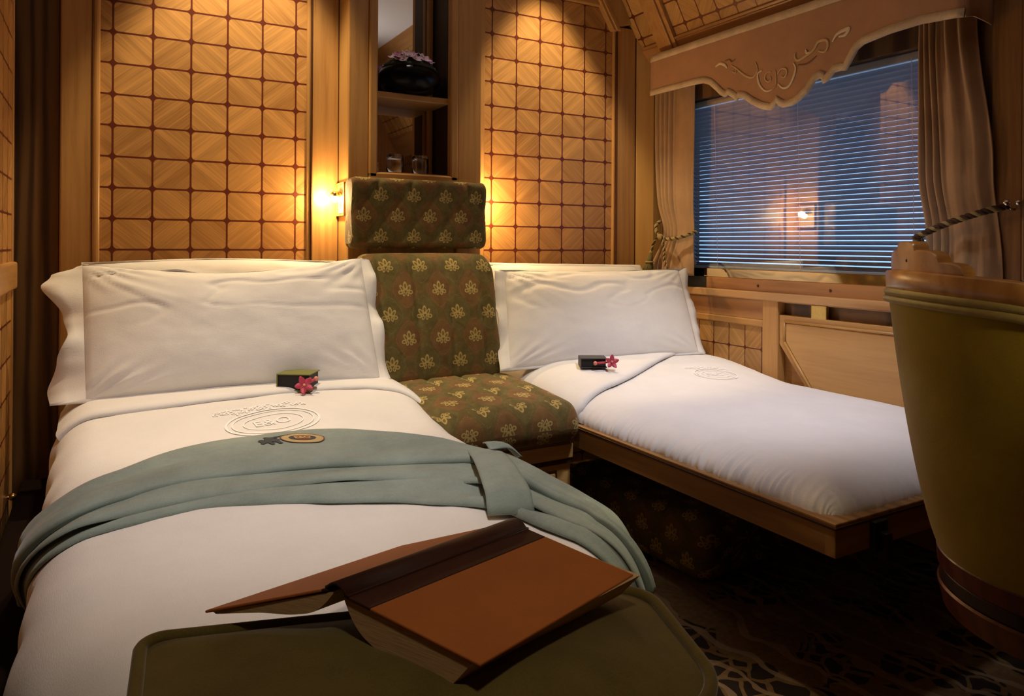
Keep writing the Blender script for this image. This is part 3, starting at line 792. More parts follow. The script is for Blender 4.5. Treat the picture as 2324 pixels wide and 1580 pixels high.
MB().box(1.20, 1.924, .06, 1.262, 1.934, .282).build('base_inlay', W_LINE, bs)
MB().box(1.208, 1.920, .068, 1.256, 1.930, .274).build('base_panel', HONEY, bs, bevel=.004)

# ---- spare bolster cushion stowed on the floor below the window berth
bc = thing('bolster_cushion', 'dark patterned cushion stowed on the carpet beneath the pull-out berth', 'cushion', (1.62, 1.8, 0))
FAB_D = damask('damask_stowed', .128, .150, .0, .02, 1.0, 1.05)
tmp = MB(); pfc = rrect(0, .40, .0, .205, .035)
o = cushion('cover', [(y, z) for y, z in pfc], 0, .64, .045, FAB_D, None, lambda x, y, z, l: Vector((0, 0, -.02*math.sin(x/.64*PI)*(1 if z > .1 else 0))), 30)
o.parent = bc
ang = R(-86)
for vtx in o.data.vertices:
    x, y, z = vtx.co; vtx.co = (.0+x*math.cos(ang)-y*math.sin(ang), x*math.sin(ang)+y*math.cos(ang), z+.004)
bc.location = (1.485, 2.19, 0)

# ================================================================== ROBE
ROBE = cloth('grey_blue_linen', (.275, .335, .300), .14, 380, .85, .25)
rob = thing('robe', 'folded grey-blue linen robe tied with a sash, lying across the wide berth', 'robe', (.395, 1.5, .5))
#            upper edge (s,t)   fold edge         lower edge        lift up/mid/low
ST = [(-.66, 1.95, -.665, 1.70, -.66, 1.64, .030, .034, .012),
      (-.56, 1.78, -.57, 1.57, -.57, 1.51, .030, .034, .012),
      (-.47, 1.71, -.46, 1.50, -.46, 1.425, .016, .032, .012),
      (-.376, 1.735, -.37, 1.53, -.36, 1.435, .022, .028, .010),
      (-.290, 1.795, -.27, 1.57, -.234, 1.45, .030, .026, .010),
      (-.170, 1.840, -.12, 1.57, -.086, 1.405, .033, .024, .010),
      (-.050, 1.845, .01, 1.545, .0, 1.365, .035, .024, .010),
      (.075, 1.815, .13, 1.50, .10, 1.32, .035, .024, .012),
      (.205, 1.730, .25, 1.46, .17, 1.275, .036, .028, .012),
      (.315, 1.61, .32, 1.42, .23, 1.235, .038, .032, .014),
      (.385, 1.50, .345, 1.36, .265, 1.20, .032, .040, .016),
      (.425, 1.38, .365, 1.28, .285, 1.155, .040, .036, .014),
      (.445, 1.21, .38, 1.16, .305, 1.085, .034, .030, .012),
      (.455, 1.08, .40, 1.06, .335, 1.00, .030, .028, .012),
      (.475, .975, .43, .965, .37, .93, .028, .026, .012),
      (.50, .90, .46, .885, .40, .85, .024, .022, .010)]
def st_interp(n):
    P = [Vector(x[:3]) for x in ST]
    out = []
    m_ = len(ST)
    for i in range(m_-1):
        for k in range(n):
            t = k/n; r_ = []
            for c_ in range(9):
                p0, p1, p2, p3 = ST[max(i-1, 0)][c_], ST[i][c_], ST[i+1][c_], ST[min(i+2, m_-1)][c_]
                r_.append(.5*((2*p1)+(p2-p0)*t+(2*p0-5*p1+4*p2-p3)*t*t+(3*p1-p0-3*p2+p3)*t**3))
            out.append(r_)
    out.append(list(ST[-1])); return out
SI = st_interp(8)
def rp(s_, t_, off): return Vector(LB.P(s_, t_, off)[0])
rows, rows2, rows3 = [], [], []
NL = len(SI)
for i, q in enumerate(SI):
    L = i/(NL-1)
    rw = []
    for j in range(27):
        v = j/26; s_ = lerp(q[0], q[2], v); t_ = lerp(q[1], q[3], v)
        h = lerp(q[6], q[7], v)
        h = h*sm(-.02, .14, v)+.0015
        h += .0042*fb((L*7, v*5, 1.1), 3)*sm(0, .15, v)+.0022*math.sin(v*9+L*8+2.5*fb((L*5, v*2, 6), 2))*sm(0, .2, v)*sm(1, .85, v)*(.4+1.2*sm(.55, .9, L)+.9*sm(.4, .1, L))
        if v > .93: h -= .006*((v-.93)/.07)**2
        rw.append(rp(s_, t_, max(.003, h)))
    # turn the fold under
    rw.append(rp(lerp(q[0], q[2], .985), lerp(q[1], q[3], .985), max(.003, q[7]-.016)))
    rw.append(rp(lerp(q[0], q[2], .90), lerp(q[1], q[3], .90), max(.003, q[7]-.018)))
    rows.append(rw)
    rw = []
    for j in range(19):
        v = j/18; s_ = lerp(lerp(q[0], q[2], .72), q[4], v); t_ = lerp(lerp(q[1], q[3], .72), q[5], v)
        h = lerp(q[7]*.35, q[8], v)+.006*math.sin(v*11+L*14+2*fb((L*6, 3, v), 2))*sm(.25, .6, v)*sm(1, .9, v)+.003*fb((L*9, v*6, 4.4), 3)
        if v > .9: h *= 1-.8*((v-.9)/.1)**2
        rw.append(rp(s_, t_, max(.002, h)))
    rows2.append(rw)
    rw = []
    for j in range(11):
        v = j/10; s_ = lerp(lerp(q[0], q[2], .85), lerp(q[2], q[4], .62), v); t_ = lerp(lerp(q[1], q[3], .85), lerp(q[3], q[5], .62+.1*math.sin(L*9)), v)
        h = lerp(q[7]*.5, q[8]+.012, v)+.005*fb((L*8, v*4, 8.8), 3)+.004*math.sin(L*23+v*5)
        if v > .85: h -= .008*((v-.85)/.15)**2
        rw.append(rp(s_, t_, max(.006, h)))
    rows3.append(rw)
def solid(o, t):
    md = o.modifiers.new('thickness', 'SOLIDIFY'); md.thickness = t; md.offset = -1; return o
fpan = solid(MB().grid(rows).build('front_panel', ROBE, rob, smooth=True), .0022)
solid(MB().grid(rows2).build('skirt', ROBE, rob, smooth=True), .002)
solid(MB().grid(rows3).build('folded_sleeve', ROBE, rob, smooth=True), .002)
# the sash loop binding the folds
kn = []
for i in range(13):
    w_ = i/12; rw = []
    for j in range(25):
        v = lerp(-.03, 1.02, j/24)
        sa, ta, sb, tb = .372, 1.475, .268, 1.165
        s_ = lerp(sa, sb, v); t_ = lerp(ta, tb, v)
        dx_, dy_ = (.086, -.026)
        s_ += (w_-.35)*dx_*.86*(1+.18*v); t_ += (w_-.35)*dy_*1.2
        h = .034+.014*math.sin(PI*max(0, min(1, v)))+.004*math.sin(w_*PI)+.0022*fb((w_*5, v*4, 2), 2)
        if v < .04: h = lerp(.030, h, max(0, (v+.03)/.07))
        if v > .93: h = lerp(h, .008, (v-.93)/.09)
        rw.append(rp(s_, t_, h))
    kn.append(rw)
solid(MB().grid(kn).build('sash_loop', ROBE, rob, smooth=True), .003)
tl = []
for i in range(17):
    L = i/16; rw = []
    for j in range(7):
        w_ = j/6-.5
        s_ = .385+.062*L+w_*.004; t_ = 1.455-.04*L+w_*.050*(1-.2*L)
        rw.append(rp(s_, t_, .046+.008*math.sin(L*PI)+.004*math.sin(w_*6+L*4)-.008*sm(.6, 1, L)))
    tl.append(rw)
solid(MB().grid(tl).build('sash_end', ROBE, rob, smooth=True), .003)
# embroidered crest on the robe: tan oval badge with dark centre, dark heraldic lion beside it
def robe_fn(i0, v0, sc, lift=.0014):
    def fn(x, y):
        fi = max(0, min(NL-1.001, i0+x*sc*64)); fv = max(0, min(25.9, (v0-y*sc*2.9)*26))
        a, b_ = int(fi), int(fv); ta, tb = fi-a, fv-b_
        p = (rows[a][b_]*(1-ta)+rows[a+1][b_]*ta)*(1-tb)+(rows[a][b_+1]*(1-ta)+rows[a+1][b_+1]*ta)*tb
        return p+Vector((0, -.0004, lift))
    return fn
TAN = plain('tan_thread', (.46, .34, .15), .7); NAVY = plain('navy_thread', (.022, .034, .042), .7); RUST = plain('rust_thread', (.16, .05, .02), .7); GOLDT = plain('gold_thread', (.56, .38, .16), .6)
def disc(mb, fn, cx_, cy_, ra, rb_, n=36, k0=0.0):
    rws = [[fn(cx_+ra*f_*math.cos(2*PI*k/n), cy_+rb_*f_*math.sin(2*PI*k/n)) for k in range(n+1)] for f_ in (k0+.001, .33, .66, 1.0) if f_ >= k0]
    mb.grid(rws)
CI, CV = 51.0, .38
mb = MB(); ring(mb, robe_fn(CI, CV, 1, .0016), 0, 0, .048, .036, .017, 48); mb.build('badge_ring', TAN, fpan)
mb = MB(); disc(mb, robe_fn(CI, CV, 1, .0013), 0, 0, .033, .024); mb.build('badge_field', NAVY, fpan)
mb = MB(); disc(mb, robe_fn(CI, CV, 1, .0019), 0, 0, .020, .018); mb.build('badge_centre', RUST, fpan)
mb = MB(); text_mesh(mb, robe_fn(CI, CV, 1, .0025), 'E&O', 0, -.001, .019, .0004); mb.build('badge_letters', GOLDT, fpan)
mb = MB(); ring(mb, robe_fn(CI, CV, 1, .0020), 0, 0, .0495, .0375, .003, 48); mb.build('badge_edge', RUST, fpan)
mb = MB(); fn = robe_fn(CI, CV, 1, .0017)
for (cx_, cy_, ra, rb_) in ((-.084, -.006, .013, .010), (-.072, .008, .011, .013), (-.063, -.004, .011, .012), (-.092, .001, .007, .007), (-.060, .017, .010, .006), (-.047, .024, .011, .004), (-.032, .030, .010, .003)): disc(mb, fn, cx_, cy_, ra, rb_, 14)
for a0, a1 in (((-.078, -.012), (-.074, -.030)), ((-.060, -.012), (-.056, -.028)), ((-.088, -.010), (-.096, -.020)), ((-.070, .018), (-.078, .028))):
    d_ = Vector((a1[0]-a0[0], a1[1]-a0[1])); nn = Vector((-d_.y, d_.x)).normalized()*.0045
    mb.grid([[fn(a0[0]-nn.x, a0[1]-nn.y), fn(a0[0]+nn.x, a0[1]+nn.y)], [fn((a0[0]+a1[0])/2-nn.x, (a0[1]+a1[1])/2-nn.y), fn((a0[0]+a1[0])/2+nn.x, (a0[1]+a1[1])/2+nn.y)], [fn(a1[0]-nn.x, a1[1]-nn.y), fn(a1[0]+nn.x, a1[1]+nn.y)]])
mb.build('badge_lion', NAVY, fpan)

# ================================================================== OTTOMAN AND BOOK
ot = thing('ottoman', 'olive velvet ottoman with piped edge under the open book', 'ottoman', (.31, .62, 0))
OZ = .553; OC = Vector((.300, .700))
def rounded(poly, rads, n=10):          # outline of a polygon with rounded corners
    out = []
    for i, (p, rr_) in enumerate(zip(poly, rads)):
        p = Vector(p); a = (Vector(poly[i-1])-p).normalized(); b_ = (Vector(poly[(i+1) % len(poly)])-p).normalized()
        h = math.acos(max(-1, min(1, a.dot(b_))))/2; d = rr_/math.tan(h); c_ = p+(a+b_).normalized()*(rr_/math.sin(h))
        s0 = p+a*d-c_; s1 = p+b_*d-c_; tot = s0.angle(s1)
        for k in range(n+1):
            t = k/n; q = (s0*math.sin((1-t)*tot)+s1*math.sin(t*tot))/math.sin(tot); out.append(c_+q)
    return out
def ott_pt(x, y): return (OC.x+x, OC.y+y)
out = [q-OC for q in rounded([(.043, .918), (.018, .655), (.540, .500), (.622, .742)], (.022, .03, .085, .05))]
dense = []
for i in range(len(out)):
    a, b_ = out[i], out[(i+1) % len(out)]; L = (a-b_).length; n_ = max(1, int(L/.02))
    for k in range(n_): dense.append((lerp(a[0], b_[0], k/n_), lerp(a[1], b_[1], k/n_)))
rws = []
for k in range(19):
    f_ = 1-k/18.0; f_ = max(.001, f_)
    e = 1-f_**2.4
    rws.append([Vector((*ott_pt(x*f_, y*f_), OZ-.006+.030*e+.0012*fb((x*f_*9, y*f_*9, 2), 3))) for x, y in dense])
mb = MB(); mb.grid(rws, closed_u=True); mb.build('top_cushion', OLIVE, ot, smooth=True)
rws = []
for z, f_ in ((OZ-.006, 1.0), (OZ-.03, 1.012), (OZ-.08, 1.018), (OZ-.16, 1.012), (OZ-.26, 1.0), (.16, .99), (.10, .985)):
    rws.append([Vector((*ott_pt(x*f_, y*f_), z)) for x, y in dense])
mb = MB(); mb.grid(rws, closed_u=True); mb.f.append(tuple(range(len(mb.v)-len(dense), len(mb.v)))); mb.build('side_cover', OLIVE, ot, smooth=True)
pp = [Vector((*ott_pt(x*1.006, y*1.006), OZ-.004)) for x, y in dense]; pp.append(pp[0]); pp.append(pp[1])
MB().tube(pp, .0075, 10, cap=False).build('piping', OLIVE, ot, smooth=True)
for x, y in ((.085, .86), (.07, .69), (.49, .57), (.56, .725)):
        MB().lathe([(.02, .10), (.026, .08), (.014, .03), (.018, .0)], (x, y, 0), 16).build('foot', W_DARK, ot, smooth=True)

bk = thing('book', 'open hardback lying face down on the ottoman, orange boards and dark brown spine', 'book', (.36, .75, .575))
BOARD = cloth('orange_cloth_board', (.37, .115, .022), .10, 1200, .7, .1); SPINE = cloth('brown_book_cloth', (.045, .012, .006), .2, 900, .6, .1)
PAPER = NT('page_edges'); hh = PAPER.noise(PAPER.coord('Object', (30, 30, 900)), 1.0, 2); PAPER = PAPER.fin(PAPER.ramp(hh, [(.3, (.40, .27, .13)), (.7, (.60, .43, .22))]), .8)
A0 = Vector((.2215, .780, .627)); B0 = Vector((.485, .846, .627))
S1 = Vector((.229, .762, .622)); S2 = Vector((.494, .829, .622))
Rn = Vector((.313, .607, .603)); Rf = Vector((.560, .684, .603))
L1 = Vector((.2165, .786, .623)); L2 = Vector((.478, .853, .623))
Ln = Vector((.1065, .906, .572)); Lf = Vector((.374, .972, .570))
def slab(a, b_, c_, d_, th_, nm, m):
    nrm = (b_-a).cross(d_-a).normalized(); nrm = nrm if nrm.z > 0 else -nrm
    mb = MB(); mb.prism([a, b_, c_, d_], -nrm*th_); return mb.build(nm, m, bk, bevel=.0012)
q = .205
SR1, SR2 = S1.lerp(Rn, q), S2.lerp(Rf, q)
slab(SR1, SR2, Rf, Rn, .0032, 'front_board', BOARD)
slab(S1, S2, SR2+(S2-S1)*0, SR1, .0034, 'spine_cloth', SPINE)
q2 = .05
LR1, LR2 = L1.lerp(Ln, q2), L2.lerp(Lf, q2)
slab(LR2, LR1, Ln, Lf, .0032, 'back_board', BOARD)
slab(L2, L1, LR1, LR2, .0034, 'spine_cloth', SPINE)
# rounded spine between the two hinge grooves
prof = []
for k in range(9):
    t = lerp(-.12, 1.2, k/8); p = L1.lerp(S1, t)+Vector((0, 0, .008*max(0, math.sin(PI*t))**.6-.004*(1-abs(2*t-1)**8)*0)); prof.append(p)
dv = (S2-S1); rws = []
for p in prof: rws.append([p, p+dv*.5, p+dv])
o = MB().grid(rws).build('spine', SPINE, bk, smooth=True); md = o.modifiers.new('thickness', 'SOLIDIFY'); md.thickness = .003; md.offset = 0
# page blocks: cross-section at the near end, extruded along the spine
def pages(top0, out_, zs, nm, along, lens, tip, tipb):
    tp, btm = [], []
    for k in range(33):
        t = k/32; tp.append(top0.lerp(out_, t*tip)+Vector((0, 0, -.0036)))
        tb_ = t*tipb; b_ = top0.lerp(out_, tb_)
        f_ = 0
        for (a, x), (c_, y) in zip(zs, zs[1:]):
            if a <= t <= c_: f_ = lerp(x, y, (t-a)/(c_-a))
        btm.append(b_-Vector((0, 0, f_+.0036)))
    for _ in range(3): btm = [btm[0]]+[(btm[i-1]+btm[i]*2+btm[i+1])/4 for i in range(1, 32)]+[btm[-1]]
    poly = tp+btm[::-1]; ins = along*.012
    mb = MB(); mb.prism([p+ins for p in poly], along*lens); return mb.build(nm, PAPER, bk)
CT = (L1+S1)/2
pages(CT.lerp(S1, .6), Rn, [(0, .002), (.06, .018), (.16, .031), (.30, .038), (.5, .039), (.75, .036), (1, .033)], 'page_block', dv, .975, .94, .80)
pages(CT.lerp(L1, .6), Ln, [(0, .002), (.06, .012), (.16, .020), (.35, .018), (.6, .010), (1, .003)], 'page_block', dv, .975, .95, .93)

# ================================================================== ARMCHAIR
CC = Vector((1.473, .598, 0))
ch = thing('armchair', 'round-backed armchair in green velvet with carved wooden crest, right foreground', 'armchair', (CC.x, CC.y, 0))
phi_cam = math.atan2(-CC.y, -CC.x)         # direction from the chair to the camera
PC = phi_cam-R(58)                         # middle of the back
def cp(phi, rad, z): return Vector((CC.x+rad*math.cos(phi), CC.y+rad*math.sin(phi), z))
def rail_top(d):                            # d = angle from the middle of the back
    e = abs(d); return .958-.010*(e/R(45))**2-.055*sm(R(38), R(120), e)-.03*sm(R(70), R(125), e)
def shell_r(z, base=0.0):
    t = (z-.45)/(.90-.45); t = max(0, min(1, t))
    return .212+.084*t**.72
DM = R(122); nphi = 96
rws = []
for j in range(31):
    rw = []
    for i in range(nphi+1):
        d = lerp(-DM, DM, i/nphi); zt = rail_top(d)-.050; z = lerp(.452, zt, j/30)
        rw.append(cp(PC+d, shell_r(z)+.003*math.sin(PI*j/30), z))
    rws.append(rw)
inn = []
for j in range(31):
    rw = []
    for i in range(nphi+1):
        d = lerp(-DM, DM, i/nphi); zt = rail_top(d)-.050; z = lerp(zt, .452, j/30)
        rw.append(cp(PC+d, shell_r(z)-.055-.01*math.sin(PI*j/30), z))
    inn.append(rw)
mb = MB(); mb.grid(rws+inn); k = 62*(nphi+1)
mb.f.append(tuple(i*(nphi+1) for i in range(62))); mb.f.append(tuple(i*(nphi+1)+nphi for i in range(61, -1, -1)))
mb.build('back_shell', OLIVE2, ch, smooth=True)
PIPE = velvet('green_piping', (.30, .24, .08), (.42, .34, .13), 30)
for dz, rr_ in ((-.053, .0075), (-.040, .0065)):
    MB().tube([cp(PC+lerp(-DM, DM, i/nphi), shell_r(.9)*1.0+.0035, rail_top(lerp(-DM, DM, i/nphi))+dz) for i in range(nphi+1)], rr_, 8).build('piping', PIPE, ch, smooth=True)
CHW = wood('chair_wood', (.50, .255, .085), (.36, .155, .045), 'X', 1, .33, .35)
rws = []
for i in range(nphi+1):
    d = lerp(-DM-.03, DM+.03, i/nphi); zt = rail_top(d); r0 = shell_r(.9)
    sec = [(r0+.005, -.036), (r0+.006, -.020), (r0+.006, -.003), (r0+.003, 0), (r0-.014, .0005), (r0-.031, 0), (r0-.034, -.003), (r0-.036, -.036)]
    rws.append([cp(PC+d, a, zt+b_) for a, b_ in sec])
mb = MB(); mb.grid(rws, closed_u=True); mb.f.append(tuple(range(8))); mb.f.append(tuple(range(len(mb.v)-1, len(mb.v)-9, -1)))
mb.build('top_rail', CHW, ch, smooth=True, bevel=.0)
# carved crest: stepped scrolls, highest in the middle
HW = R(28)
def crest_h(t):                              # t in 0..1 from the middle to the end
    if t < .24: return .038+.014*math.sqrt(max(0, 1-(t/.24)**4))
    if t < .66: return .019+.018*math.sqrt(max(0, 1-((t-.24)/.42)**4))
    return .019*math.sqrt(max(0, 1-((t-.66)/.34)**4))
rws = []; N_ = 240
for i in range(N_+1):
    t = lerp(-1, 1, i/N_); d = t*HW; zt = rail_top(d); h = crest_h(abs(t))
    rws.append([cp(PC+d, shell_r(.9)-.004, zt-.004), cp(PC+d, shell_r(.9)-.003, zt+h-.002), cp(PC+d, shell_r(.9)-.006, zt+h), cp(PC+d, shell_r(.9)-.030, zt+h), cp(PC+d, shell_r(.9)-.032, zt-.004)])
mb = MB(); mb.grid(rws, closed_u=True); mb.f.append((0, 1, 2, 3, 4)); k = N_*5; mb.f.append((k+4, k+3, k+2, k+1, k))
mb.build('carved_crest', CHW, ch)
mb = MB()
for dd, zz, s_ in ((.03, .018, .0020),):
    mb.sphere(cp(PC+dd, shell_r(.9)-.004, rail_top(dd)+zz), s_, s_, s_*1.5, 8)
mb.build('peg_hole', BLACK, ch)
# seat, banded plinth and pedestal
SEATV = velvet('green_velvet_seat', (.10, .085, .015), (.17, .14, .03))
mb = MB(); mb.lathe([(.001, .50), (.10, .50), (.16, .49), (.185, .46), (.185, .40)], (CC.x, CC.y, 0), 48); mb.build('seat', SEATV, ch, smooth=True)
RED = wood('red_stained_wood', (.125, .030, .012), (.06, .014, .006), 'X', 1, .4, .4); DRED = plain('dark_red_leather', (.022, .006, .004), .5)
for (r0, r1, za, zb, m, nm) in ((.216, .214, .418, .455, RED, 'upper_band'), (.209, .211, .392, .419, DRED, 'recess_band'), (.214, .205, .345, .393, RED, 'lower_band')):
    mb = MB(); mb.lathe([(r0-.05, za), (r1-.004, za), (r1, za+.004), (r0, zb-.004), (r0-.003, zb), (r0-.05, zb)], (CC.x, CC.y, 0), 72); mb.build(nm, m, ch, smooth=False, bevel=.0)
mb = MB(); mb.lathe([(.001, .345), (.16, .345), (.05, .30), (.045, .10), (.09, .05), (.20, .03), (.21, .0)], (CC.x, CC.y, 0), 40); mb.build('pedestal', W_DARK, ch, smooth=True)

# ================================================================== CURTAINS, VALANCE, TIEBACKS
def curtain(name, label, y_in, y_out, xw, z0, z1, tie_z, fy, folds, seed, flare, m=CURT):
    """y_in = edge at the glass, y_out = edge away from it; fy(z) -> (y at inner edge, y at outer edge)"""
    t = thing(name, label, 'curtain', (xw, (y_in+y_out)/2, z0))
    rows = []; NZ, NU = 80, 120
    for j in range(NZ+1):
        z = lerp(z0, z1, j/NZ); a, b_ = fy(z); pin = math.exp(-((z-tie_z)/.10)**2); rw = []
        for i in range(NU+1):
            u_ = i/NU
            x = xw-folds(u_, z)*(1-.45*pin)-.006*fb((u_*5, z*2.5, seed), 3)+.012*pin
            rw.append((x, lerp(a, b_, u_), z))
        rows.append(rw)
    o = MB().grid(rows).build('drape', m, t, smooth=True)
    md = o.modifiers.new('thickness', 'SOLIDIFY'); md.thickness = .003; md.offset = 0
    return t
def fyl(z):                                  # inner (u=0) and outer (u=1)
    inner = 2.418+.012*sm(1.5, 1.08, z)-.010*sm(1.03, .90, z)
    outer = 2.672-.012*sm(1.5, 1.2, z)-.030*math.exp(-((z-1.06)/.09)**2)+.035*sm(1.04, .86, z)
    return inner, outer
def fol_l(u_, z):
    k = sm(.42, .55, u_); n_ = .020*k*abs(math.sin((u_-.42)/.58*PI*5.0))
    return n_+.014*math.sin(min(1, u_/.5)*PI)+.010*sm(1.0, .86, z)*math.sin(u_*14)
curtain('curtain', 'taupe curtain tied back with a tasselled cord at the corner side of the window', 2.42, 2.67, 2.315, .864, 1.75, 1.065, fyl, fol_l, 2.2, 1)
def fyr(z):
    inner = 1.395-.022*sm(1.25, 1.0, z)
    outer = 1.225-.055*sm(1.70, 1.25, z)-.025*sm(1.2, .9, z)
    return inner, outer
def fol_r(u_, z):
    k = 1-sm(.30, .42, u_); n_ = .022*k*abs(math.sin(u_/.38*PI*3.5+.4))
    tp = sm(1.3, 1.7, z)
    return n_+.026*sm(.36, .60, u_)*sm(1.0, .80, u_)+.016*tp*sm(.4, .5, u_)*math.sin(u_*24)+.006*math.sin(u_*9+z*3)
curtain('curtain', 'taupe curtain pulled to one side by a dark twisted cord behind the armchair', 1.20, 1.39, 2.322, .83, 1.74, 1.06, fyr, fol_r, 5.1, 0)

# pelmet
VB = [(2.583, 1.689), (2.556, 1.689), (2.46, 1.689), (2.377, 1.688), (2.30, 1.687), (2.246, 1.684), (2.21, 1.67), (2.175, 1.641), (2.149, 1.617), (2.124, 1.603), (2.109, 1.611), (2.086, 1.597), (2.062, 1.577), (2.054, 1.589), (2.026, 1.582), (1.986, 1.552), (1.94, 1.527), (1.896, 1.514), (1.874, 1.522), (1.867, 1.538), (1.856, 1.525), (1.838, 1.515), (1.797, 1.515), (1.77, 1.525), (1.73, 1.549), (1.698, 1.587), (1.680, 1.594), (1.672, 1.588), (1.667, 1.572), (1.647, 1.578), (1.623, 1.602), (1.602, 1.603), (1.581, 1.599), (1.563, 1.619), (1.535, 1.66), (1.512, 1.672), (1.414, 1.684), (1.318, 1.689), (1.22, 1.681), (1.19, 1.675)]
VT = 1.872; XVAL = 2.200
VALF = cloth('pink_taupe_linen', (.47, .27, .15), .08, 420, .85, .2)
va = thing('pelmet', 'shaped fabric pelmet with cream braid and scroll embroidery above the window', 'pelmet', (2.26, 1.89, 1.69))
def vx(y, z): return XVAL+.0025*fb((y*5, z*4, 1), 2)+.004*math.sin(y*19+z*9)*sm(1.75, 1.55, y)
prev = None
rows = []
dn = []
for i in range(len(VB)-1):
    n_ = max(1, int(math.hypot(VB[i][0]-VB[i+1][0], VB[i][1]-VB[i+1][1])/.02))
    for k in range(n_): dn.append((lerp(VB[i][0], VB[i+1][0], k/n_), lerp(VB[i][1], VB[i+1][1], k/n_)))
dn.append(VB[-1])
for y, z in dn:
    rows.append([Vector((vx(y, zz), y, zz)) for zz in [lerp(z, VT, k/12) for k in range(13)]])
o = MB().grid(rows).build('face', VALF, va, smooth=True); md = o.modifiers.new('thickness', 'SOLIDIFY'); md.thickness = .006; md.offset = 0
# the return to the wall at the near end, and the board it hangs from
rt = []
for k in range(9):
    x = lerp(XVAL, XR-.012, k/8); zb = 1.675+.012*math.sin(k/8*PI)-.004*k/8
    rt.append([Vector((x, 1.188-.003*math.sin(k), lerp(zb, VT, q_/6))) for q_ in range(7)])
o = MB().grid(rt).build('return', VALF, va, smooth=True); md = o.modifiers.new('thickness', 'SOLIDIFY'); md.thickness = .005; md.offset = 0
MB().box(XVAL+.006, 1.195, VT-.018, 2.262, 2.575, VT-.004).build('mounting_board', W_Y, va)
# braid bands
rows = []
for i, (y, z) in enumerate(dn):
    a = Vector(dn[max(0, i-1)]); b_ = Vector(dn[min(len(dn)-1, i+1)]); d_ = (b_-a).normalized(); nn = Vector((-d_.y, d_.x))
    if nn.y < 0: nn = -nn
    nn = (nn*.55+Vector((0, 1))*.45).normalized()
    w_ = .026
    rows.append([Vector((vx(y, z)-.0048, y, z-.001)), Vector((vx(y, z)-.0062, y+nn.x*w_*.5, z+nn.y*w_*.5)), Vector((vx(y, z)-.0048, y+nn.x*w_, z+nn.y*w_))])
o = MB().grid(rows).build('lower_braid', TRIMF, va, smooth=True); md = o.modifiers.new('thickness', 'SOLIDIFY'); md.thickness = .002; md.offset = 0
rows = [[Vector((vx(y, VT)-.0048, y, zz)) for zz in (VT-.030, VT-.015, VT+.001)] for y in [lerp(2.583, 1.19, k/60) for k in range(61)]]
o = MB().grid(rows).build('upper_braid', TRIMF, va, smooth=True); md = o.modifiers.new('thickness', 'SOLIDIFY'); md.thickness = .002; md.offset = 0
EMB = {'A': [(2.176, 1.737), (2.15, 1.745), (2.125, 1.733), (2.112, 1.718)], 'B': [(2.125, 1.749), (2.1, 1.75), (2.087, 1.738), (2.067, 1.746)], 'C': [(2.091, 1.726), (2.059, 1.703), (2.026, 1.675), (1.995, 1.657), (1.972, 1.658), (1.957, 1.679), (1.968, 1.712)], 'D': [(2.087, 1.7), (2.067, 1.69), (2.063, 1.707)], 'E': [(1.934, 1.672), (1.953, 1.666), (1.956, 1.649), (1.945, 1.617), (1.918, 1.591), (1.889, 1.589)], 'F': [(1.89, 1.659), (1.912, 1.658), (1.921, 1.639), (1.908, 1.624), (1.893, 1.628), (1.896, 1.642)], 'G': [(1.872, 1.662), (1.868, 1.632), (1.875, 1.598), (1.911, 1.587)], 'H': [(1.861, 1.642), (1.847, 1.659), (1.825, 1.655), (1.82, 1.637), (1.832, 1.625), (1.846, 1.633)], 'I': [(1.791, 1.671), (1.781, 1.648), (1.791, 1.616), (1.811, 1.589), (1.839, 1.588), (1.86, 1.607)], 'J': [(1.781, 1.705), (1.784, 1.689), (1.771, 1.675), (1.737, 1.684), (1.705, 1.699), (1.686, 1.722), (1.654, 1.72), (1.648, 1.697), (1.66, 1.681), (1.686, 1.689)], 'K': [(1.738, 1.707), (1.731, 1.691), (1.711, 1.695)], 'L': [(1.63, 1.709), (1.612, 1.731), (1.582, 1.739), (1.567, 1.738), (1.582, 1.721), (1.606, 1.721)], 'M': [(1.771, 1.658), (1.731, 1.655), (1.692, 1.674)]}
CREAM = plain('cream_thread', (.74, .61, .42), .5); TANT = plain('tan_silk_thread', (.56, .40, .20), .5); BRN = plain('brown_thread', (.20, .085, .035), .6)
wid = dict(A=.010, B=.004, C=.007, D=.005, E=.007, F=.005, G=.004, H=.006, I=.008, J=.009, K=.009, L=.011, M=.005)
mt = dict(A=CREAM, B=BRN, C=TANT, D=TANT, E=CREAM, F=TANT, G=TANT, H=TANT, I=CREAM, J=TANT, K=CREAM, L=CREAM, M=BRN)
for nm, m in (('cream_embroidery', CREAM), ('tan_embroidery', TANT), ('brown_embroidery', BRN)):
    for k, l in EMB.items():
        if mt[k] is not m: continue
        mb = MB()
        p = cr([(vx(y, z)-.0050, y, z) for y, z in l], 6); n_ = len(p)
        mb.tube(p, [max(.0012, wid[k]*math.sin(PI*(.12+.76*i/(n_-1)))**.8*.62) for i in range(n_)], 8, flat=.3, up=(1, 0, 0))
        mb.build(nm, m, va, smooth=True)

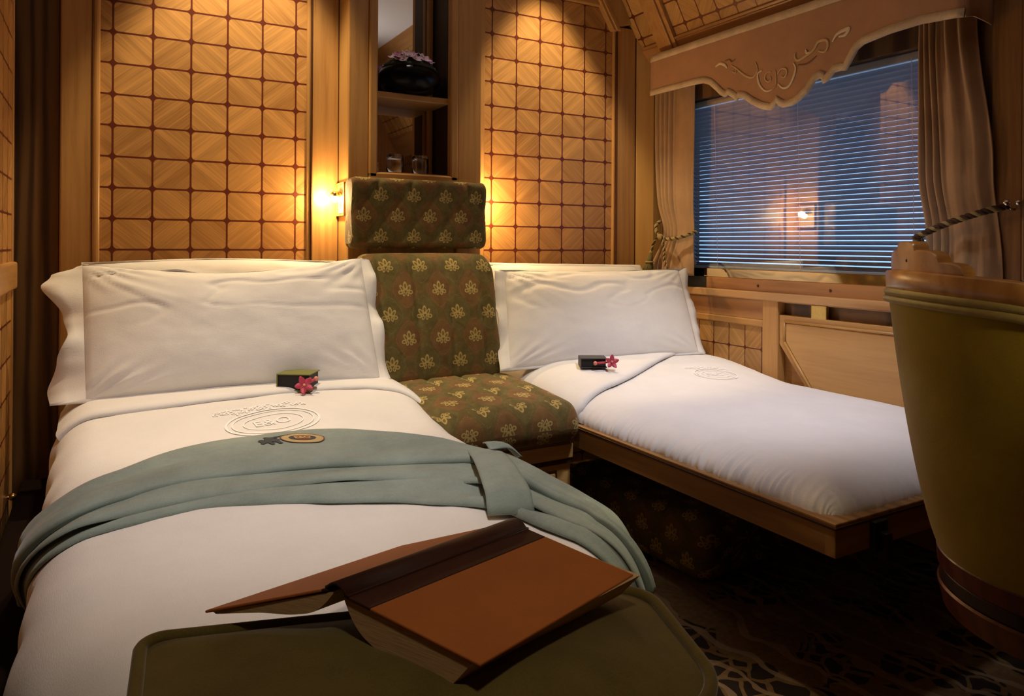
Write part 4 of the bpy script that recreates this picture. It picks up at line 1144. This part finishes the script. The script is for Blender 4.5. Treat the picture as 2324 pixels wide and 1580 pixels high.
# cords and tassels
GOLD = cloth('olive_gold_cord', (.36, .27, .10), .2, 600, .7, .2); DBR = cloth('dark_brown_cord', (.07, .035, .018), .2, 600, .7, .1)
TAS = cloth('olive_tassel', (.21, .175, .055), .3, 900, .8, .3)
def rope(pts, rad, parent, ms, turns=90, n_=10):
    P = cr(pts, n_); L = 0; acc = [0]
    for i in range(1, len(P)): L += (P[i]-P[i-1]).length; acc.append(L)
    K = max(30, int(L/.0035)); Q = []
    for k in range(K+1):
        s_ = L*k/K; i = 0
        while i < len(acc)-2 and acc[i+1] < s_: i += 1
        Q.append(P[i].lerp(P[i+1], (s_-acc[i])/max(1e-6, acc[i+1]-acc[i])))
    ns = len(ms)
    for c_, m in enumerate(ms):
        pt = []
        for k in range(K+1):
            d_ = (Q[min(k+1, K)]-Q[max(k-1, 0)]).normalized(); up = Vector((1, 0, 0)) if abs(d_.x) < .9 else Vector((0, 0, 1))
            e1 = (up-d_*up.dot(d_)).normalized(); e2 = d_.cross(e1); a = k/K*L*turns*2*PI/3+2*PI*c_/ns
            pt.append(Q[k]+(e1*math.cos(a)+e2*math.sin(a))*rad*.55)
        MB().tube(pt, rad*.62, 6).build('cord_strand', m, parent, smooth=True)
def tassel(parent, top, ln, seed, lean=(0, 0)):
    top = Vector(top)
    def at(z): return Vector((lean[0]*(-z), lean[1]*(-z), z))
    mb = MB(); mb.sphere(top+at(-.008), .010, n=12)
    knot = mb; mb = MB(); rows = []
    for r_, z in ((.008, -.014), (.012, -.024), (.0155, -.044), (.016, -.052)): rows.append([top+at(z)+Vector((r_*math.cos(2*PI*k/16), r_*math.sin(2*PI*k/16), 0)) for k in range(16)])
    mb.grid(rows, closed_u=True); t = mb.build('tassel', TAS, parent, smooth=True); knot.build('tassel_knot', GOLD, t, smooth=True)
    c_ = top+at(-.054); mb = MB(); mb.tube([c_+Vector((.016*math.cos(2*PI*k/20), .016*math.sin(2*PI*k/20), 0)) for k in range(22)], .0045, 8, cap=False); mb.build('tassel_collar', GOLD, t, smooth=True)
    mb = MB(); rnd = random.Random(seed)
    for k in range(90):
        a = rnd.random()*2*PI; r_ = .015*math.sqrt(rnd.random()); o1 = Vector((r_*math.cos(a), r_*math.sin(a), 0)); sp = 1.5+.3*rnd.random()
        l_ = ln*(.9+.15*rnd.random())
        mb.tube([c_+o1, c_+at(-l_*.45)+o1*sp, c_+at(-l_)+o1*(sp*1.15)+Vector((rnd.uniform(-.002, .002), rnd.uniform(-.002, .002), 0))], [.0019, .0024, .0016], 5)
    mb.build('tassel_fringe', TAS, t, smooth=True)
tb = thing('tieback', 'olive and brown cord tieback with two tassels on the curtain near the corner', 'tieback', (2.29, 2.53, 1.06))
rope([(2.335, 2.425, 1.062), (2.292, 2.432, 1.048), (2.272, 2.49, 1.033), (2.268, 2.56, 1.030), (2.268, 2.61, 1.052), (2.285, 2.642, 1.092), (2.335, 2.66, 1.12)], .0075, tb, (GOLD, DBR, GOLD))
rope([(2.262, 2.585, 1.050), (2.255, 2.565, 1.030), (2.250, 2.545, .985), (2.205, 2.49, .93), (2.175, 2.43, .875), (2.165, 2.41, .82), (2.162, 2.405, .790)], .0055, tb, (GOLD, DBR))
rope([(2.262, 2.58, 1.045), (2.262, 2.615, 1.030), (2.255, 2.628, 1.0), (2.252, 2.632, .975)], .0055, tb, (GOLD, DBR))
MB().sphere((2.262, 2.585, 1.04), .013, .016, .014, 10).build('cord_knot', GOLD, tb, smooth=True)
tassel(tb, (2.252, 2.635, .975), .075, 3, (0, .25)); tassel(tb, (2.161, 2.404, .790), .075, 4, (.05, -.25))
tb2 = thing('tieback', 'dark twisted cord tieback holding the curtain beside the armchair', 'tieback', (2.3, 1.24, 1.09))
rope([(2.34, 1.40, 1.02), (2.285, 1.385, 1.028), (2.272, 1.345, 1.045), (2.270, 1.28, 1.072), (2.275, 1.20, 1.098), (2.300, 1.145, 1.116), (2.318, 1.128, 1.122)], .0095, tb2, (DBR, GOLD, DBR), 70)
hk = thing('curtain_hook', 'small shiny knobbed hook on the dark wall beside the curtain', 'hook', (2.33, 1.12, 1.12))
GLS = plain('polished_nickel', (.7, .66, .6), .12, 1.0)
MB().tube([(XR-.013, 1.120, 1.112), (2.325, 1.122, 1.112), (2.318, 1.128, 1.124)], .004, 8).build('stem', GLS, hk, smooth=True)
MB().sphere((2.306, 1.126, 1.131), .010, n=12).build('knob', GLS, hk, smooth=True)
MB().sphere((2.322, 1.102, 1.131), .009, n=12).build('knob', GLS, hk, smooth=True)

# ================================================================== FOLD-DOWN TABLE LEAF ON THE WINDOW WALL
ft = thing('folding_table', 'oak drop-leaf table folded flat against the wall beneath the window', 'table', (2.33, 1.6, .2))
TABW = wood('table_oak', (.50, .275, .085), (.39, .19, .055), 'Y', .8, .36, .3)
X0 = XR-.006
def poly(pts, x0, x1): return [(x0, y, z) for y, z in pts]
MB().prism([(X0, 1.972, .727), (X0, 1.972, .612), (X0, 1.80, .40), (X0, 1.80, .2), (X0, 1.312, .2), (X0, 1.312, .727)], (.036, 0, 0)).build('leaf', TABW, ft, bevel=.003)
MB().prism([(X0-.004, 1.938, .697), (X0-.004, 1.938, .624), (X0-.004, 1.77, .40), (X0-.004, 1.77, .24), (X0-.004, 1.35, .24), (X0-.004, 1.35, .697)], (.02, 0, 0)).build('raised_panel', wood('table_panel_oak', (.54, .31, .105), (.42, .215, .065), 'Y', .8, .36, .3), ft, bevel=.004)
edge = plain('bevel_wood', (.50, .28, .085), .35)
for a, b_ in (((1.944, .703), (1.34, .703)), ((1.944, .703), (1.944, .622)), ((1.944, .622), (1.765, .385))):
    MB().tube([(X0-.003, a[0], a[1]), (X0-.003, b_[0], b_[1])], .0055, 8).build('panel_bead', edge, ft, smooth=True)
MB().box(XR-.004, 1.759, .722, XR+.012, 1.827, .778).build('brass_plate', GOLDLEAF, ft, bevel=.003)

# ================================================================== READING LAMPS
def lamp(x, sx, label):
    t = thing('reading_lamp', label, 'lamp', (x, 2.67, 1.165))
    MB().box(min(x+sx*.0005, x+sx*.006), 2.628, 1.112, max(x+sx*.0005, x+sx*.006), 2.713, 1.220).build('back_plate', RECESS, t, bevel=.001)
    MB().tube([(x+sx*.004, 2.668, 1.185), (x+sx*.020, 2.668, 1.192), (x+sx*.026, 2.668, 1.186)], .005, 8).build('arm', BRASS, t, smooth=True)
    e = NT('lamp_glow'); e.b.inputs['Emission Color'].default_value = (1, .72, .36, 1); e.b.inputs['Emission Strength'].default_value = 45
    MB().sphere((x+sx*.030, 2.668, 1.170), .0135, .0135, .018, 14).build('bulb', e.fin((1, .9, .7)), t, smooth=True)
    mb = MB(); mb.lathe([(.006, .022), (.015, .018), (.019, .004), (.018, .003), (.013, .016), (.005, .020)], (x+sx*.030, 2.668, 1.172), 20); mb.build('shade', BRASS, t, smooth=True)
lamp(CX0, -1, 'small lit brass reading lamp on the column, beside the wide berth')
lamp(CX1, 1, 'small lit brass reading lamp on the column side facing the window')

# ================================================================== NICHE: BOWL OF ORCHIDS, TUMBLERS
bw = thing('flower_bowl', 'glossy black bowl of pink orchids on the shelf in the mirrored niche', 'bowl', (1.045, 2.69, 1.577))
GLOSS = plain('black_lacquer', (.003, .003, .004), .22, 0, .10)
mb = MB(); mb.lathe([(.001, .0), (.05, .0), (.095, .018), (.122, .05), (.124, .075), (.108, .10), (.098, .105), (.094, .098), (.10, .07), (.08, .03), (.001, .02)], (1.045, 2.67, 1.577), 40)
mb.build('bowl', GLOSS, bw, smooth=True)
PET = [plain('pink_petal', (.52, .20, .40), .6), plain('pale_petal', (.72, .56, .66), .6), plain('dark_pink_petal', (.26, .06, .15), .6)]
LEAF = plain('dark_leaf', (.02, .03, .012), .6)
rnd = random.Random(5)
mb = MB(); mb.sphere((1.045, 2.67, 1.682), .104, .100, .044, 16); mb.build('foliage', LEAF, bw, smooth=True)
def flower(mb, c, up, rad, npt, rnd, cup=.3, wd=.36):
    up = Vector(up).normalized(); a = Vector((1, 0, 0)) if abs(up.x) < .8 else Vector((0, 1, 0)); e1 = (a-up*a.dot(up)).normalized(); e2 = up.cross(e1); c = Vector(c)
    off = rnd.random()*6
    for k in range(npt):
        th_ = off+2*PI*k/npt; d_ = e1*math.cos(th_)+e2*math.sin(th_); s_ = e2*math.cos(th_)-e1*math.sin(th_); rw = []
        for i in range(6):
            t = .08+.92*i/5; w_ = rad*wd*math.sin(PI*min(.96, t*.86+.08))
            q_ = c+d_*rad*t+up*rad*cup*t*t
            rw.append([q_-s_*w_+up*rad*.06, q_, q_+s_*w_+up*rad*.06])
        mb.grid(rw)
for k in range(46):
    a = rnd.random()*2*PI; r_ = .10*math.sqrt(rnd.random()); p = Vector((1.045+r_*math.cos(a), 2.67+r_*math.sin(a), 1.700+.034*(1-(r_/.1)**2)+rnd.uniform(-.005, .008)))
    mb = MB(); flower(mb, p, (math.cos(a)*r_*6+rnd.uniform(-.3, .3), math.sin(a)*r_*6-.4, .9), .019+.007*rnd.random(), 5, rnd, .35, .42)
    mb.build('orchid', PET[rnd.choice((0, 0, 1, 1, 2))], bw, smooth=True)
gt = NT('tumbler_glass'); gt.b.inputs['Transmission Weight'].default_value = 1.0; gt.b.inputs['IOR'].default_value = 1.45; GLASS = gt.fin((.97, .97, .97), .02)
def tumbler(x, y, label):
    o = MB(); o.lathe([(.031, 0), (.033, .001), (.0335, .03), (.033, .066), (.029, .072), (.001, .073), (.001, .060), (.026, .059), (.029, .055), (.0305, .03), (.030, .001)], (x, y, NZ+.0065), 32, closed=False)
    o = o.build('tumbler', GLASS, None, smooth=True); return tag(o, label, 'glass', 'upturned tumblers in the mirrored niche')
tumbler(.985, 2.655, 'upturned clear tumbler on the floor of the mirrored niche, toward the wide berth')
tumbler(1.090, 2.655, 'upturned clear tumbler on the niche floor, on the window side of its neighbour')

# ================================================================== CHOCOLATE BOXES WITH ORCHIDS
ORC = plain('red_orchid_petal', (.52, .055, .10), .5); ORC2 = plain('orchid_lip', (.75, .28, .20), .5)
LID = plain('olive_card', (.20, .20, .04), .6, bs=300); DCARD = plain('dark_card', (.006, .004, .004), .6); DLID = plain('grey_card', (.05, .05, .055), .6)
def gift(name, loc, rz, w_, d_, h_, lid, label):
    t = thing(name, label, 'box', loc)
    c_, s_ = math.cos(rz), math.sin(rz)
    def T(x, y, z): return (loc[0]+x*c_-y*s_, loc[1]+x*s_+y*c_, loc[2]+z)
    def bx_(x0, y0, z0, x1, y1, z1, nm, m, bev=.0006):
        mb = MB(); mb.box(x0, y0, z0, x1, y1, z1); mb.v = [Vector(T(*p)) for p in mb.v]; mb.build(nm, m, t, bevel=bev)
    bx_(-w_/2, -d_/2, 0, w_/2, d_/2, .003, 'base', lid); bx_(-w_/2+.003, -d_/2+.004, .003, w_/2-.004, d_/2-.004, h_-.003, 'tray', DCARD)
    bx_(-w_/2, -d_/2, h_-.003, w_/2, d_/2, h_, 'lid', lid); bx_(-w_/2, -d_/2, .0025, -w_/2+.003, d_/2, h_-.0025, 'spine', lid)
    return T
def orchid(loc, up, rad, label, bud, seed, npt=5):
    t = thing('orchid', label, 'flower', loc); rnd = random.Random(seed)
    mb = MB(); flower(mb, loc, up, rad, npt, rnd, .22, .33); o = mb.build('petals', ORC, t, smooth=True)
    md = o.modifiers.new('thickness', 'SOLIDIFY'); md.thickness = .0012
    upv = Vector(up).normalized(); MB().sphere(Vector(loc)+upv*.003, .0045, n=8).build('lip', ORC2, t, smooth=True)
    b0 = Vector(loc); b1 = Vector(bud); MB().tube([b0-upv*.003, b0.lerp(b1, .5)-upv*.002, b1], [.0022, .0042, .0048], 8).build('bud_stem', ORC, t, smooth=True)
    MB().sphere(b1, .0072, n=10).build('bud', ORC2, t, smooth=True)
TL_ = gift('chocolate_box', (.517, 2.205, .5635), R(-34), .102, .085, .050, LID, 'olive-lidded dark gift box on the wide berth in front of its pillow')
orchid((.518, 2.140, .584), (-.1, -1, .35), .028, 'red orchid tucked against the olive-lidded box on the wide berth', (.556, 2.152, .598), 2)
TR_ = gift('chocolate_box', (1.548, 2.130, .5610), R(-28), .095, .075, .034, DLID, 'small dark gift box on the narrow berth below the window')
orchid((1.583, 2.062, .5835), (-.35, -1, .35), .026, 'red orchid leaning on the dark box on the narrow berth', (1.530, 2.088, .579), 8)

# ================================================================== SMALL BITS
kb = thing('latch_knob', 'small brass latch knob low on the left wall beside the wide berth', 'knob', (XL, 2.50, .27))
MB().tube([(XL, 2.50, .27), (XL+.016, 2.50, .27)], .004, 8).build('stem', BRASS, kb, smooth=True)
MB().sphere((XL+.020, 2.50, .27), .011, n=12).build('knob', BRASS, kb, smooth=True)
vg = thing('air_grille', 'slatted air grille high on the far wall, seen only in the niche mirror', 'vent', (1.6, YF, 2.1))
MB().box(1.35, YF+.012, 2.0, 1.75, YF+.02, 2.16).build('frame', BLACK, vg)
mb = MB()
for k in range(8): mb.box(1.36, YF+.02, 2.01+k*.018, 1.74, YF+.035, 2.018+k*.018)
mb.build('louvres', plain('grille_grey', (.35, .32, .25), .5), vg)
